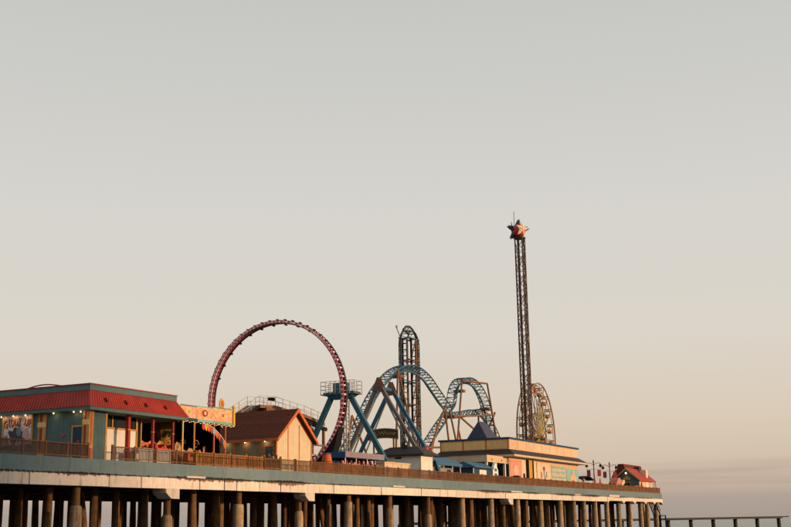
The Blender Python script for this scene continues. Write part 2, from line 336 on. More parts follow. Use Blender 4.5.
# bents: cap beams and piles
bents = [-43,-33.6,-24.2,-14.8,-5.4,4.0,13.7,23.2,32.7,42.0,50.9,60.2,69.6,78.9,88.2,97.4,106.0,112.4,117.6,123.4,130.0,137.3,144.4,151.9,156.6,163.2]
def pile_mesh(h, r, seed, lean=(0,0)):
    rr = random.Random(seed); n = 12; prof = []
    zs = [-1.5, 0.3, 1.2, 2.2, 3.1, 4.0, h]
    m = MB(); vs = []
    ph = rr.uniform(0,6.28)
    for i, z in enumerate(zs):
        k = r*(1.08-0.16*z/h)*(1+rr.uniform(-.05,.05)); t = (h-z)
        for j in range(n):
            a = 2*math.pi*j/n; q = k*(1+0.05*math.sin(3*a+ph)+rr.uniform(-.03,.03)); vs.append((q*math.cos(a)-lean[0]*t, q*math.sin(a)-lean[1]*t, z))
    fs = [(i*n+j, i*n+(j+1)%n, (i+1)*n+(j+1)%n, (i+1)*n+j) for i in range(len(zs)-1) for j in range(n)]+[tuple(range((len(zs)-1)*n, len(zs)*n))]
    return m.add(vs, fs).mesh('pile', M_pile, smooth=True)
PM = [pile_mesh(5.34, 0.29, s, l_) for s, l_ in enumerate([(0,0),(0.01,0.01),(-0.012,0.0),(0,0.02),(0.02,-0.01),(0,0)])]
PL = [pile_mesh(5.34, 0.27, 20, (0.13,0.0)), pile_mesh(5.34, 0.27, 21, (-0.12,0.05)), pile_mesh(5.34, 0.26, 22, (0.0,0.16))]
JT = MB().lathe((0,0,0), [(0.44,-1.4),(0.41,2.5),(0.38,4.93)], 14).mesh('jacket', M_jacket, smooth=True)
JM = []
for k, hj in enumerate((3.55, 2.9, 3.85, 3.2, 4.2)):
    rr = random.Random(40+k); r0 = rr.uniform(0.38, 0.48); pf = [(r0+0.02,-1.4)]
    for q in range(1, 7): pf.append((r0*rr.uniform(0.94,1.04), hj*q/6.5))
    pf += [(r0*0.95, hj), (0.31, hj+rr.uniform(0.02,0.3))]
    JM.append(MB().lathe((0,0,0), pf, 14).mesh('jacket', M_jacket, smooth=True))
rp = random.Random(11)
for bi, x in enumerate(bents):
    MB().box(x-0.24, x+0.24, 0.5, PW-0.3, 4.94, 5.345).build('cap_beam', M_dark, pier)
    dense = x > 108
    ys = [0.75]; y = 0.75
    while True:
        y += rp.uniform(1.9, 2.8) if not dense else rp.uniform(3.0, 4.2)
        if y > PW-0.6: break
        ys.append(y)
    ys.append(PW-0.8)
    for i, y in enumerate(ys):
        p = piece('pile', rp.choice(PM), pier, (x+rp.uniform(-.12,.12), y, 0), (0,0,rp.uniform(0,6.28)))
        if i == 0 and x > 2: piece('jacket', JM[bi % 5] if x < 65 else JT, p, (0,0,0)); p.children[0].location = (0,0,0)
        elif x > 75 and rp.random() < 0.25: piece('jacket', JT, p, (0,0,0)); p.children[0].location = (0,0,0)
    if bi % 2 == 0 and x > -20:
        piece('pile', rp.choice(PL), pier, (x+0.6, rp.choice([1.8, 4.9, 9.5]), 0))
# single piles between the bents
for x, y in ((9.0,3.6),(18.6,1.9),(28.3,6.0),(37.6,3.0),(46.4,2.2),(55.4,5.2),(65,2.6),(74.3,1.5),(83.8,1.0),(93.0,1.2),(101.7,2.4)):
    piece('pile', rp.choice(PM), pier, (x, y, 0), (0,0,x))

# ------------------------------------------------------------------ boardwalk railing
def railing(x0, x1, sp, pick, label, top=7.72, y=0.22, infill_stuff=False, base=K, pw=0.03):
    r = thing('railing', (x0, y, base), label, 'railing', 'railings along the pier edge')
    n = max(1, round((x1-x0)/sp)); me = MB().box(-0.055, 0.055, -0.055, 0.055, 0, top-base+0.10).mesh('post', M_rail)
    xs = [x0+0.06+(x1-x0-0.12)*i/n for i in range(n+1)]
    for x in xs: piece('post', me, r, (x, y, base))
    for a, b in zip(xs[:-1], xs[1:]):
        MB().box(a+0.056, b-0.056, y-0.07, y+0.07, top-0.07, top).build('top_rail', M_rail, r)
        MB().box(a+0.056, b-0.056, y-0.035, y+0.035, base+0.22, base+0.30).build('bottom_rail', M_rail, r)
    if infill_stuff:
        m = MB(); x = x0+0.1
        while x < x1-0.05: m.box(x-pw/2, x+pw/2, y-0.018, y+0.018, base+0.10, top-0.072); x += pick*random.uniform(0.9, 1.1)
        tag(m.build('pickets', M_pick, r), None, kind='stuff')
    else:
        pm = MB().box(-pw/2, pw/2, -0.014, 0.014, 0.0, top-base-0.375).mesh('picket', M_wire)
        for a, b in zip(xs[:-1], xs[1:]):
            k = round((b-a)/pick)
            for i in range(1, k): piece('picket', pm, r, (a+(b-a)*i/k, y, base+0.302))
    return r
railing(-12, 4.35, 1.95, 0.095, pw=0.048, label='brown wooden railing in front of the teal end wall, left of the red-roofed building corner')
railing(6.7, 31.2, 2.45, 0.11, pw=0.024, label='brown post railing in front of the red-columned veranda and the golden slat fence')
railing(31.3, 88.0, 2.6, 0.13, pw=0.042, label='long brown picket railing between the cream gable house and the tan building', infill_stuff=True)
railing(88.1, 164.9, 2.6, 0.115, pw=0.062, label='dense brown picket railing along the far end of the pier', infill_stuff=True)
# low black bench rail on the end of the pier
r = thing('end_railing', (164.8, 4, K), 'dark short railing on the seaward end of the pier', 'railing')
for y in (0.6,2.2,3.8,5.4,7.0): MB().box(164.7, 164.8, y, y+0.1, K, 7.75).build('post', M_dark, r)
MB().box(164.66, 164.84, 0.6, 7.1, 7.75, 7.85).build('top_rail', M_dark, r)

# ------------------------------------------------------------------ red-roofed building at the left
b = thing('arcade_building', (10, 7.5, K), 'teal single-storey building with red metal mansard roof and veranda', 'building')
X0, Y0 = 4.8, 0.7
WL = MB().box(X0, 6.5, Y0, 15.5, K, 10.25).build('wall', M_teal, b)
WV = MB().box(6.5, 11.6, 2.05, 15.5, K, 10.25).build('wall', M_teal, b)
# white service panel and window band of the veranda wall
MB().box(6.72, 11.4, 1.96, 2.05, K+0.02, 9.10).build('white_panel', M_white, b)
MB().box(6.72, 11.5, 1.90, 2.05, 9.103, 9.22).build('panel_rail', M_ochre, b)
for xa, xb in ((6.75,8.7),(8.95,11.4)):
    wdw = MB().box(xa, xb, 1.99, 2.05, 9.24, 10.1).build('window', M_glass, b)
    MB().box(xb, xb+0.12, 1.93, 2.05, 9.23, 10.1).build('frame', M_ochre, wdw)
MB().box(6.5, 6.68, Y0-0.03, 2.05, K+0.01, 10.1).build('corner_trim', M_ochre, b)
for x in (11.62, 12.1): MB().box(x, x+0.12, 2.05, 2.3, K, 10.2).build('veranda_trim', M_ochre, b)
MB().box(11.9, 15.0, 14.5, 15.5, K, 10.2).build('rear_wall', M_teal, b)
# roof: flat top, teal parapet band, red mansard skirt, teal eave band
EX0, EX1, EY0, EY1 = 4.15, 15.25, 0.05, 16.2       # eave rectangle
SX0, SX1, SY0, SY1 = 4.85, 14.55, 0.75, 15.5       # parapet rectangle
roof = MB().frustum((EX0,EX1,EY0,EY1), 10.30, (SX0,SX1,SY0,SY1), 11.50).build('mansard_roof', M_red, b)
MB().box(EX0+0.04, EX1-0.04, EY0+0.04, EY1-0.04, 10.06, 10.30).build('eave_band', M_tealtr, b)
MB().box(SX0-0.05, SX1+0.05, SY0-0.05, SY1+0.05, 11.50, 11.88).build('parapet', M_tealtr, b)
MB().box(SX0-0.10, SX1+0.10, SY0-0.10, SY1+0.10, 11.88, 11.96).build('parapet_cap', M_redtr, b)
ribs = MB(); n = 44
for i in range(n+1):
    t = i/n; ribs.bar((EX0+(EX1-EX0)*t, EY0-0.015, 10.31), (SX0+(SX1-SX0)*t, SY0-0.02, 11.49), 0.05)
for i in range(61):
    t = i/60; ribs.bar((EX0-0.015, EY0+(EY1-EY0)*t, 10.31), (SX0-0.02, SY0+(SY1-SY0)*t, 11.49), 0.05)
    ribs.bar((EX1+0.015, EY0+(EY1-EY0)*t, 10.31), (SX1+0.02, SY0+(SY1-SY0)*t, 11.49), 0.05)
tag(ribs.build('roof_seams', M_red, roof), None, kind='stuff')
for x in (6.0, 8.15, 10.4, 12.7):                                   # star-shaped iron rosettes on the skirt
    m = MB()
    for k in range(3):
        a = math.pi*k/3; dx, dz = 0.17*math.cos(a), 0.17*math.sin(a)
        m.bar((x-dx, 0.33-0.05-dz*0.55, 10.86-dz), (x+dx, 0.33-0.05+dz*0.55, 10.86+dz), 0.05)
    m.build('rosette', M_black, b)
MB().tube([(4.9, 3.2+0.35*i, 11.9+0.22*math.sin(math.pi*i/10)) for i in range(11)], 0.05).build('roof_pipe', M_redtr, b)
# pilasters: ochre boards with a red stripe and a cross piece
def pilaster(x, y0, y1, wid_axis='y'):
    p = MB().box(x-0.10, x, y0, y1, K+0.01, 10.05).build('pilaster', M_ochre, b)
    m_ = (y0+y1)/2; q = (y1-y0)*0.20
    MB().box(x-0.13, x-0.10, m_-q*0.2, m_+q*1.5, 9.50, 10.0).build('stripe', M_redtr, p)
    MB().box(x-0.13, x-0.10, m_-q*0.2, m_+q*1.5, 7.60, 9.05).build('stripe', M_redtr, p)
    MB().box(x-0.14, x-0.10, y0-0.05, y1+0.05, 9.1, 9.45).build('cross_board', M_tan, p)
pilaster(X0, 4.47, 5.13); pilaster(X0, 0.66, 1.10)
p = MB().box(4.72, 5.15, 0.58, 0.70, K+0.01, 10.05).build('pilaster', M_ochre, b)
MB().box(4.84, 5.02, 0.55, 0.58, 7.75, 10.0).build('stripe', M_orange, p)
MB().box(4.82, 5.06, 0.54, 0.58, 6.75, 7.5).build('base_panel', M_orange, p)
# door with ochre frame
d = MB().box(X0-0.05, X0, 1.16, 2.02, K+0.01, 8.98).build('door', M_navy, b)
for y in (1.10, 2.02): MB().box(X0-0.09, X0, y, y+0.10, K+0.01, 9.10).build('frame', M_ochre, d)
MB().box(X0-0.09, X0, 1.203, 2.017, 8.98, 9.10).build('frame', M_ochre, d)
MB().box(X0-0.062, X0-0.05, 1.42, 1.62, 7.9, 8.08).build('door_sign', M_redbr, d)
MB().ball((X0-0.09,1.27,7.6), 0.05).build('handle', M_gold, d)
MB().box(X0-0.06, X0, 2.72, 3.02, 8.40, 8.56).build('alarm_box', M_redbr, b)
# wall lamps under the eave, lit
for i, (y, z) in enumerate(((8.42,10.0),(7.28,10.0),(6.16,10.0),(3.59,10.0),(1.79,10.0),(1.17,9.98))):
    l_ = MB().ball((X0-0.32, y, z), 0.05).build('wall_lamp', M_lampb, b)
    MB().bar((X0, y, z+0.03), (X0-0.3, y, z+0.06), 0.03).build('bracket', M_black, l_)
    lamp_light('wall_lamp_light', (X0-0.32, y, z-0.12), b, 3.0, (1.0,0.62,0.30))
# veranda columns
for x, y, wd in ((9.27,0.95,0.26),(12.1,0.95,0.17),(14.5,0.95,0.17),(10.95,2.6,0.15),(14.5,8,0.2)):
    c = MB().box(x-wd/2, x+wd/2, y-wd/2, y+wd/2, K, 10.06).build('column', M_redtr if y < 2 else M_ochre, b)
    for zc in (7.5, 9.0): MB().box(x-wd*0.62, x+wd*0.62, y-wd*0.62, y+wd*0.62, zc, zc+0.08).build('column_ring', M_ochre, c)
# painted poster board with lettering
po = thing('poster_board', (X0-0.1, 7.1, 8.2), 'framed western poster on the teal end wall, orange arched lettering over a rider', 'sign')
px = X0-0.06
bd = MB().box(px, X0, 5.80, 8.36, 8.0, 10.08).build('board', print_mat('poster_print', [(0.10,0.06,0.08),(0.34,0.22,0.24),(0.62,0.54,0.52),(0.68,0.62,0.58),(0.44,0.30,0.32)], 2.4), po)
for y in (5.66, 8.36): MB().box(px-0.04, X0, y, y+0.14, 7.9, 10.06).build('frame_board', M_ochre, po)
# rider on a horse, flat print in raised silhouettes
def flat(pts, m, name, dx):
    MB().prism(pts, 'x', px-dx, px).build(name, m, po)
flat([(7.55,8.02),(7.75,8.5),(7.95,8.9),(7.80,9.05),(7.55,8.95),(7.35,9.25),(7.1,9.20),(7.0,8.95),(6.6,8.85),(6.35,8.5),(6.25,8.02),(6.5,8.02),(6.7,8.4),(7.1,8.35),(7.3,8.02)], mat('poster_horse',(0.05,0.04,0.05)), 'horse_print', 0.012)
flat([(7.05,8.6),(7.20,8.9),(7.1,9.2),(6.85,9.25),(6.7,8.95),(6.78,8.6)], mat('poster_rider',(0.13,0.22,0.25)), 'rider_print', 0.02)
flat([(7.12,9.27),(6.75,9.29),(6.82,9.36),(6.85,9.48),(7.02,9.48),(7.05,9.36)], mat('poster_hat',(0.05,0.07,0.08)), 'hat_print', 0.024)
flat([(6.55,8.02),(6.62,8.7),(6.5,9.05),(6.2,9.15),(5.98,8.8),(5.9,8.02)], mat('poster_pink',(0.50,0.30,0.30)), 'figure_print', 0.014)
flat([(8.25,8.02),(8.3,8.6),(8.0,8.75),(7.9,8.3),(7.85,8.02)], mat('poster_mauve',(0.30,0.17,0.22)), 'figure_print', 0.014)
M_let = mat('orange_lettering', (0.62,0.15,0.03)); M_letw = mat('maroon_letter_shadow', (0.10,0.012,0.015))
word = 'GIDDY UP'; k = len(word)
for i, ch in enumerate(word):
    if ch == ' ': continue
    t = (i-(k-1)/2)/((k-1)/2)
    for mm, ddx, sh, nm in ((M_letw, 0.012, 0.045, 'letter_shadow'), (M_let, 0.03, 0.0, 'letter')):
        me = text_mesh(ch, 0.78, 0.006); me.materials.clear(); me.materials.append(mm)
        o = piece(nm, me, po, (px-ddx, 7.08-t*1.08-sh, 9.36-0.12*t*t-sh))
        R = Matrix(((0,0,-1),(-1,0,0),(0,1,0))).to_4x4()
        o.rotation_euler = (Matrix.Rotation(t*0.22, 4, 'X') @ R).to_euler(); o.scale = (0.62, 1.0, 1.0)

# items standing on the veranda
o = thing('ticket_counter', (12.9, 3.5, K), 'teal ticket counter with yellow edging under the red roof end', 'counter')
MB().box(12.2, 14.2, 3.4, 4.4, K, 7.95).build('body', M_teal, o); MB().box(12.12, 14.28, 3.3, 4.5, 7.95, 8.05).build('counter_top', M_ochre, o)
for x in (12.2, 14.1): MB().box(x-0.02, x+0.10, 3.33, 3.4, K, 7.95).build('edge_trim', M_yellow, o)
o = thing('bin', (9.9, 0.75, K), 'pale grey bin with domed lid beside the veranda railing', 'bin')
MB().lathe((10.0,0.8,K), [(0.24,0),(0.28,0.7),(0.28,0.75)], 14).build('body', M_white, o, True); MB().lathe((10.0,0.8,K+0.75), [(0.29,0),(0.26,0.12),(0.14,0.22),(0.02,0.25)], 14).build('lid', M_grey, o, True)
o = thing('planter_box', (13.2, 0.8, K), 'long white box standing behind the veranda railing', 'planter')
MB().box(10.3, 12.0, 0.8, 1.4, K, 7.75).build('box', M_white, o); MB().box(10.25, 12.05, 0.75, 1.45, 7.75, 7.82).build('rim', M_grey, o)
tag(o, 'white chest beside the second red veranda column, left of its twin', 'chest')
o.name = 'white_chest'; ORG[o.name] = (13.2, 0.8, K)
o = thing('white_chest', (13.2, 0.8, K), 'white chest right of the second red veranda column, near the roof end', 'chest')
MB().box(12.45, 14.2, 0.8, 1.4, K, 7.75).build('box', M_white, o); MB().box(12.4, 14.25, 0.75, 1.45, 7.75, 7.82).build('rim', M_grey, o)

# ------------------------------------------------------------------ fairground ride with painted orange canopy board
c = thing('kiddie_ride', (21.5, 6, K), 'fairground ride with painted orange fascia boards, bulbs and dark interior', 'fairground ride')
Mart = print_mat('painted_scene_orange', [(0.58,0.20,0.06),(0.66,0.40,0.14),(0.68,0.50,0.28),(0.58,0.22,0.18),(0.64,0.36,0.08),(0.30,0.20,0.12)], 2.0)
xs = [15.8, 18.2, 20.4, 22.6, 25.5]
for i, (a, b_) in enumerate(zip(xs[:-1], xs[1:])):
    tp = [11.62, 11.66, 11.70, 11.80][i]
    f_ = MB().box(a+0.01, b_-0.01, 3.0, 3.12, 10.72, tp).build('fascia_board', Mart, c)
    MB().ball(((a+b_)/2, 2.99, 11.25), 0.26+0.05*(i%2), 12, 6, 1.0+0.3*(i%3), 0.10, 1.1).build('medallion', [M_orange, M_peach, M_redtr, M_peach][i], f_)
    MB().ball(((a+b_)/2, 2.95, 11.25), 0.16, 12, 6, 1.1, 0.10, 1.0).build('face_disc', [M_peach, M_gold, M_peach, M_orange][i], f_)
    MB().box(a+0.02, b_-0.02, 2.93, 3.0, 10.50, 10.72).build('valance', [M_green, M_navy, M_aqua, M_green][i], c)
    m = MB(); q = a+0.15                                            # scalloped crest on top
    while q < b_-0.1: m.ball((q, 3.06, tp+0.03), 0.12, 8, 4, 1, 0.5, 0.8); q += 0.24
    m.build('scalloped_crest', [M_green, M_tealtr, M_aqua, M_green][i], c)
side = MB().box(25.5, 25.62, 3.0, 8.5, 10.72, 11.75).build('fascia_board', Mart, c)
side2 = MB().box(15.8, 15.92, 3.13, 8.5, 10.72, 11.6).build('fascia_board', Mart, c)
MB().box(15.93, 25.5, 3.13, 8.5, 10.8, 10.95).build('canopy', M_black, c)
MB().box(15.93, 25.5, 8.5, 8.6, K+0.01, 10.8).build('dark_back_sheet', mat('interior_shade_brown',(0.035,0.022,0.016)), c)  # added sheet, its dark colour stands for the shade inside the ride
MB().box(25.38, 25.48, 4.2, 8.49, K+0.31, 10.79).build('dark_side_sheet', M_black, c)  # black sheet added to close the side and keep the inside dark
MB().box(15.9, 26.0, 2.95, 9, K, K+0.30).build('platform', M_maroon, c)
Mscn = print_mat('painted_tan_scenery', [(0.10,0.05,0.03),(0.34,0.17,0.07),(0.46,0.30,0.13),(0.50,0.20,0.08),(0.40,0.30,0.18)], 2.6)
rk = random.Random(5); x = 16.2                                     # ragged painted scenery flats behind the cars
while x < 25.2:
    w_ = rk.uniform(0.7, 1.5); h0 = rk.uniform(1.0, 1.9)
    n_ = 6; pl = [(x,K+0.3)]+[(x+w_*q/n_, K+0.3+h0+0.25*math.sin(math.pi*q/n_)+rk.uniform(-.06,.06)) for q in range(n_+1)]+[(x+w_,K+0.3)]
    MB().prism(pl, 'y', 5.6, 5.68).build('scenery_flat', Mscn, c); x += w_+0.02
MB().lathe((21.2,7.0,K+0.3), [(0.5,0),(0.5,2.0),(0.9,3.0),(1.1,3.6),(0.9,3.9)], 14).build('centre_drum', mat('dull_drum_paint',(0.22,0.12,0.04)), c)
m = MB().lathe((0,0,0), [(0.02,0),(0.30,0.05),(0.36,0.35),(0.30,0.62),(0.16,0.80),(0.02,0.84)], 12)
o = m.build('crest_medallion', M_gold, c); o.location = Vector((23.95,3.06,11.85))-Vector(ORG[c.name]); o.scale = (1, 0.35, 1)
for v in o.data.vertices: v.co += Vector(ORG[c.name])
MB().ball((23.95,2.92,12.27), 0.2, 10, 6, 1, 0.3, 1.2).build('crest_face', M_orange, c)
MB().box(25.5, 25.72, 2.86, 3.0, 10.5, 11.95).build('corner_post', M_yellow, c); MB().ball((25.6,2.95,12.05), 0.16).build('corner_finial', M_yellow, c)
for x, mm in ((18.6,M_tan),(20.15,M_ochre),(22.9,M_orange),(24.55,M_orange)): MB().bar((x,3.05,K), (x,3.05,10.72), 0.14, n=8).build('post', mm, c)
for x in (17.5, 21.5): MB().bar((x,6.5,K), (x,6.5,10.8), 0.14, n=8).build('post', M_ochre, c)
for i in range(40):
    x = 15.9+9.6*i/39; bm = MATS['lit_bulb']
    if i == 0: bme = MB().ball((0,0,0), 0.042, 6, 4).mesh('bulb', M_bulb)
    piece('bulb', bme, c, (x, 2.94, 10.42+0.05*math.sin(i*2.1)))
for i in range(14): piece('bulb', bme, c, (25.68, 2.95+0.4*i, 10.46))
# festoon pennants sweeping from the valance to the right post
for i in range(9):
    t = i/9; x = 21.0+3.4*t; z = 10.45-1.5*t*t
    MB().prism([(x,z),(x+0.42,z-0.12-0.28*t),(x+0.30,z-0.62-0.2*t),(x+0.05,z-0.45)], 'y', 2.90, 2.93).build('pennant', [M_redbr,M_yellow,M_orange,M_redbr,M_aqua,M_orange,M_redbr,M_navy,M_orange][i], c)
MB().tube([(21.0+3.5*t/8, 2.88, 10.42-1.55*(t/8)**2) for t in range(9)], 0.03).build('festoon_wire', M_white, c)
# little cars on a hump track inside
for i, (x, mm) in enumerate(((17.3,M_redbr),(18.4,M_redbr),(21.6,M_orange),(22.6,M_gold),(23.6,M_orange))):
    y = 4.6; z = 7.9 if i < 2 else 7.35
    o = thing('ride_car', (x, y, z), ['red ride car nearest the red veranda columns','red ride car second from the veranda columns','orange ride car left of the three behind the golden slat fence','gold ride car in the middle of the three behind the slat fence','orange ride car nearest the pennants behind the slat fence'][i], 'ride car', 'small cars of the fairground ride')
    pl = [(x-0.5,z),(x+0.45,z),(x+0.55,z+0.3),(x+0.40,z+0.55),(x+0.15,z+0.38),(x-0.2,z+0.38),(x-0.35,z+0.72),(x-0.55,z+0.66),(x-0.58,z+0.25)]
    MB().prism(pl, 'y', y-0.35, y+0.35).build('tub', mm, o); MB().box(x-0.22, x+0.16, y-0.30, y+0.30, z+0.382, z+0.45).build('seat', M_black, o)
    for xx in (x-0.35, x+0.35):
        for yy in (y-0.38, y+0.38): MB().bar((xx,yy-0.03,z-0.02), (xx,yy+0.03,z-0.02), 0.22, n=10).build('wheel', M_gold, o)
MB().tube([(16.4+0.5*i, 4.6, 7.35+0.45*math.cos(i*0.42)) for i in range(19)], 0.09).build('ride_track', M_gold, c)
for k in range(3):                                                  # gilded scroll scenery on the inner drum
    x = 19.6+1.9*k
    MB().tube([(x+0.4*math.cos(t*0.5)*(1-t/22), 5.2, 8.9+0.4*math.sin(t*0.5)*(1-t/22)) for t in range(18)], 0.03, 6).build('scroll_scenery', [M_gold,mat('dull_copper',(0.20,0.09,0.03)),M_ochre][k], c)
MB().box(16.2, 18.2, 5.3, 5.4, 8.40, 8.75).build('counter_front', mat('faded_orange_board',(0.50,0.12,0.05)), c)
MB().box(15.95, 19.6, 5.42, 5.5, 7.0, 8.3).build('counter_front', mat('dusky_panel',(0.16,0.09,0.06)), c)
MB().box(19.9, 25.0, 5.3, 5.4, 7.6, 8.3).build('counter_front', mat('dusky_panel',(0.16,0.09,0.06)), c)
# golden slat fence and plain plank fence in front of the ride
s = thing('slat_fence', (23, 1.25, K), 'golden yellow slat fence in front of the fairground ride', 'fence')
sl = MB().box(-0.10, 0.10, -0.015, 0.015, 0.08, 1.24).mesh('slat', M_slat); x = 17.9
while x < 27.6: piece('slat', sl, s, (x, 1.2, K), (0,0,random.uniform(-.03,.03))); x += 0.29
for z in (6.95, 7.6): MB().box(17.8, 27.7, 1.22, 1.28, z, z+0.09).build('rail', M_slat, s)
for x in (18.0,20.4,22.8,25.2,27.6): MB().box(x-0.08, x+0.08, 1.29, 1.45, K, 8.0).build('post', M_plank, s)
s = thing('plank_fence', (30, 1.2, K), 'dark brown plank fence beside the golden slat fence and cream house', 'fence')
pm_ = MB().box(-0.135, 0.135, -0.02, 0.02, 0.05, 1.15).mesh('plank', M_rail); x = 28.0
while x < 30.5: piece('plank', pm_, s, (x, 1.2, K)); x += 0.285
for x in (27.9, 29.3, 30.6): MB().box(x-0.07, x+0.07, 1.23, 1.37, K, 8.05).build('post', M_plank, s)

# ------------------------------------------------------------------ cream gable house
h = thing('gable_house', (34.25, 6, K), 'cream house with steep brown roof and orange trim beside the loop', 'house')
GX0, GX1, GY0, GY1, GE, GP = 30.95, 37.1, 2.0, 9.6, 9.9, 12.35
gm = (GX0+GX1)/2
MB().prism([(GX0,K),(GX1,K),(GX1,GE),(gm,GP-0.25),(GX0,GE)], 'y', GY0, GY1).build('wall', M_cream, h)
sl_ = (GP-GE)/(gm-GX0)
def roofside(sg):
    e = 0.50; xa = gm; xb = gm+sg*(gm-GX0+e); za = GP; zb = GP-sl_*(gm-GX0+e)
    pl = [(xa,za),(xb,zb),(xb,zb+0.16),(xa,za+0.20)]
    return MB().prism(pl, 'y', GY0-0.45, GY1+0.4).build('roof_slope', M_brownr, h)
rs = [roofside(-1), roofside(1)]
# shingle courses on the slope towards the beach
for i in range(13):
    t = (i+0.5)/13; x = gm-(gm-GX0+0.5)*t; z = GP-sl_*(gm-GX0+0.5)*t+0.20-0.04*t
    piece('shingle_course', MB().prism([(-0.14,-0.14*sl_+0.005),(0.14,0.14*sl_-0.01),(0.14,0.14*sl_+0.0),(-0.14,-0.14*sl_+0.028)], 'y', GY0-0.45, GY1+0.4).mesh('shingle_course', M_brownr), rs[0], (x, 0, z))
for sg in (-1, 1):                                                  # orange barge boards
    e = 0.52; xb = gm+sg*(gm-GX0+e); zb = GP-sl_*(gm-GX0+e)
    MB().prism([(gm,GP-0.13),(xb,zb-0.13),(xb,zb+0.17),(gm,GP+0.22)], 'y', GY0-0.52, GY0-0.452).build('barge_board', M_orange, h)
    MB().prism([(gm,GP-0.24),(gm+sg*(gm-GX0+0.1),GE-0.32),(gm+sg*(gm-GX0+0.1),GE-0.12),(gm,GP-0.02)], 'y', GY0-0.06, GY0-0.003).build('inner_barge_trim', M_orange, h)
zb = GP-sl_*(gm-GX0+0.5)
MB().box(GX0-0.56, GX0-0.503, GY0-0.45, GY1+0.4, zb-0.06, zb+0.18).build('gutter_board', M_orange, h)
MB().box(GX0-0.10, GX0+0.06, GY0-0.08, GY0+0.02, K+0.01, GE-0.3).build('corner_board', M_orange, h)
MB().box(GX1-0.08, GX1+0.08, GY0-0.06, GY0+0.02, K+0.01, GE-0.3).build('corner_board', M_orange, h)
for x, z in ((32.95,11.2),(34.9,11.5)): MB().box(x-0.035, x+0.035, GY0-0.04, GY0-0.002, K+0.01, z-0.4).build('batten', M_orange, h)
m = MB(); x = GX0+0.25
while x < GX1-0.1:
    m.box(x-0.005, x+0.005, GY0-0.007, GY0-0.002, K+0.02, GE+sl_*min(x-GX0, GX1-x)-0.35); x += 0.33
tag(m.build('siding_ribs', M_cream, h), None, kind='stuff')
for y in (3.9, 5.1, 6.4, 7.8): MB().box(GX0-0.04, GX0-0.002, y-0.05, y+0.05, K+0.01, GE-0.25).build('batten', M_orange, h)
M_sage = mat('sage_wall_panel', (0.20,0.185,0.115), streak=0.2)
for y0, y1 in ((2.1,3.85),(3.95,5.05),(5.15,6.35),(6.45,7.75),(7.85,9.5)):
    MB().box(GX0-0.025, GX0-0.003, y0, y1, K+0.02, GE-0.25).build('wall_panel', M_sage, h)
d = MB().box(GX0-0.06, GX0-0.028, 2.30, 3.10, K+0.02, 9.0).build('door', mat('slate_door',(0.06,0.08,0.09)), h)
for y in (2.20, 3.10): MB().box(GX0-0.09, GX0-0.03, y, y+0.1, K+0.02, 9.12).build('frame', M_orange, d)
MB().box(GX0-0.09, GX0-0.03, 2.303, 3.097, 9.0, 9.12).build('frame', M_orange, d); MB().ball((GX0-0.10,2.42,7.65), 0.045).build('handle', M_gold, d)
for y in (3.0, 5.1, 7.2):
    l_ = MB().lathe((GX0-0.3, y, 9.50), [(0.14,0),(0.05,0.12),(0.03,0.2)], 10).build('eave_lamp', M_black, h)
    MB().ball((GX0-0.3, y, 9.48), 0.07).build('bulb', M_lampb, l_); lamp_light('eave_lamp_light', (GX0-0.34, y, 9.36), h, 7, (1.0,0.66,0.34))
o = thing('notice_box', (30.2, 1.9, K), 'small dark box on a post at the corner of the cream gable house', 'box')
MB().box(30.15, 30.7, 1.7, 1.95, 7.5, 8.2).build('cabinet', M_dark, o); MB().box(30.38, 30.48, 1.8, 1.9, K, 7.5).build('post', M_dark, o)

# ------------------------------------------------------------------ elevated walkway behind the gable house
wk = thing('elevated_walkway', (57, 18, K), 'rusty brown elevated walkway with pale handrails behind the cream gable house', 'walkway')
pth = [(47.0,13.0),(52.2,15.35),(55.5,15.5),(62.0,15.0),(66.8,14.3)]
for (xa,za),(xb,zb_) in zip(pth[:-1], pth[1:]):
    MB().prism([(xa,za-0.35),(xb,zb_-0.35),(xb,zb_),(xa,za)], 'y', 17.4, 17.6).build('edge_girder', M_black if xa < 50 else M_brown, wk)
    MB().prism([(xa,za-0.35),(xb,zb_-0.35),(xb,zb_),(xa,za)], 'y', 19.0, 19.2).build('edge_girder', M_brown, wk)
    MB().prism([(xa,za-0.12),(xb,zb_-0.12),(xb,zb_-0.04),(xa,za-0.04)], 'y', 17.62, 18.98).build('walk_boards', M_brown, wk)
    n = max(2, round((xb-xa)/1.6))
    for y in (17.5, 19.1):
        for i in range(n+(1 if xb > 66 else 0)):
            t = i/n; MB().bar((xa+(xb-xa)*t, y, za+(zb_-za)*t), (xa+(xb-xa)*t, y, za+(zb_-za)*t+1.0), 0.05).build('stanchion', M_galv, wk)
        for hh in (0.5, 1.0): MB().bar((xa,y,za+hh), (xb,y,zb_+hh), 0.045).build('handrail', M_galv, wk)
MB().box(53.2,57.6,17.2,19.4,14.55,15.12).build('truss_box', M_brown, wk)
MB().bar((48.5,17.5,12.6),(55,17.5,14.8),0.35).build('brace', M_brown, wk); MB().bar((57,17.5,14.9),(67.2,17.5,13.5),0.4).build('brace', M_black, wk)
for x, z in ((48.5,13.4),(54,14.6),(60.5,14.9),(63.4,14.0),(66.6,13.8)):
    for y in (17.5,19.1): MB().bar((x,y,K),(x,y,z),0.28).build('column', M_brown, wk)
MB().bar((63.4,17.5,11.5),(66.6,17.5,11.5),0.18).build('brace', M_brown, wk); MB().bar((63.4,17.5,8.6),(66.6,17.5,11.5),0.14).build('brace', M_brown, wk); MB().box(55.2,55.9,17.8,18.4,16.1,16.45).build('motor_box', M_black, wk)
MB().box(62.6,67.0,17.5,19.1,10.2,10.4).build('landing', M_galv, wk)

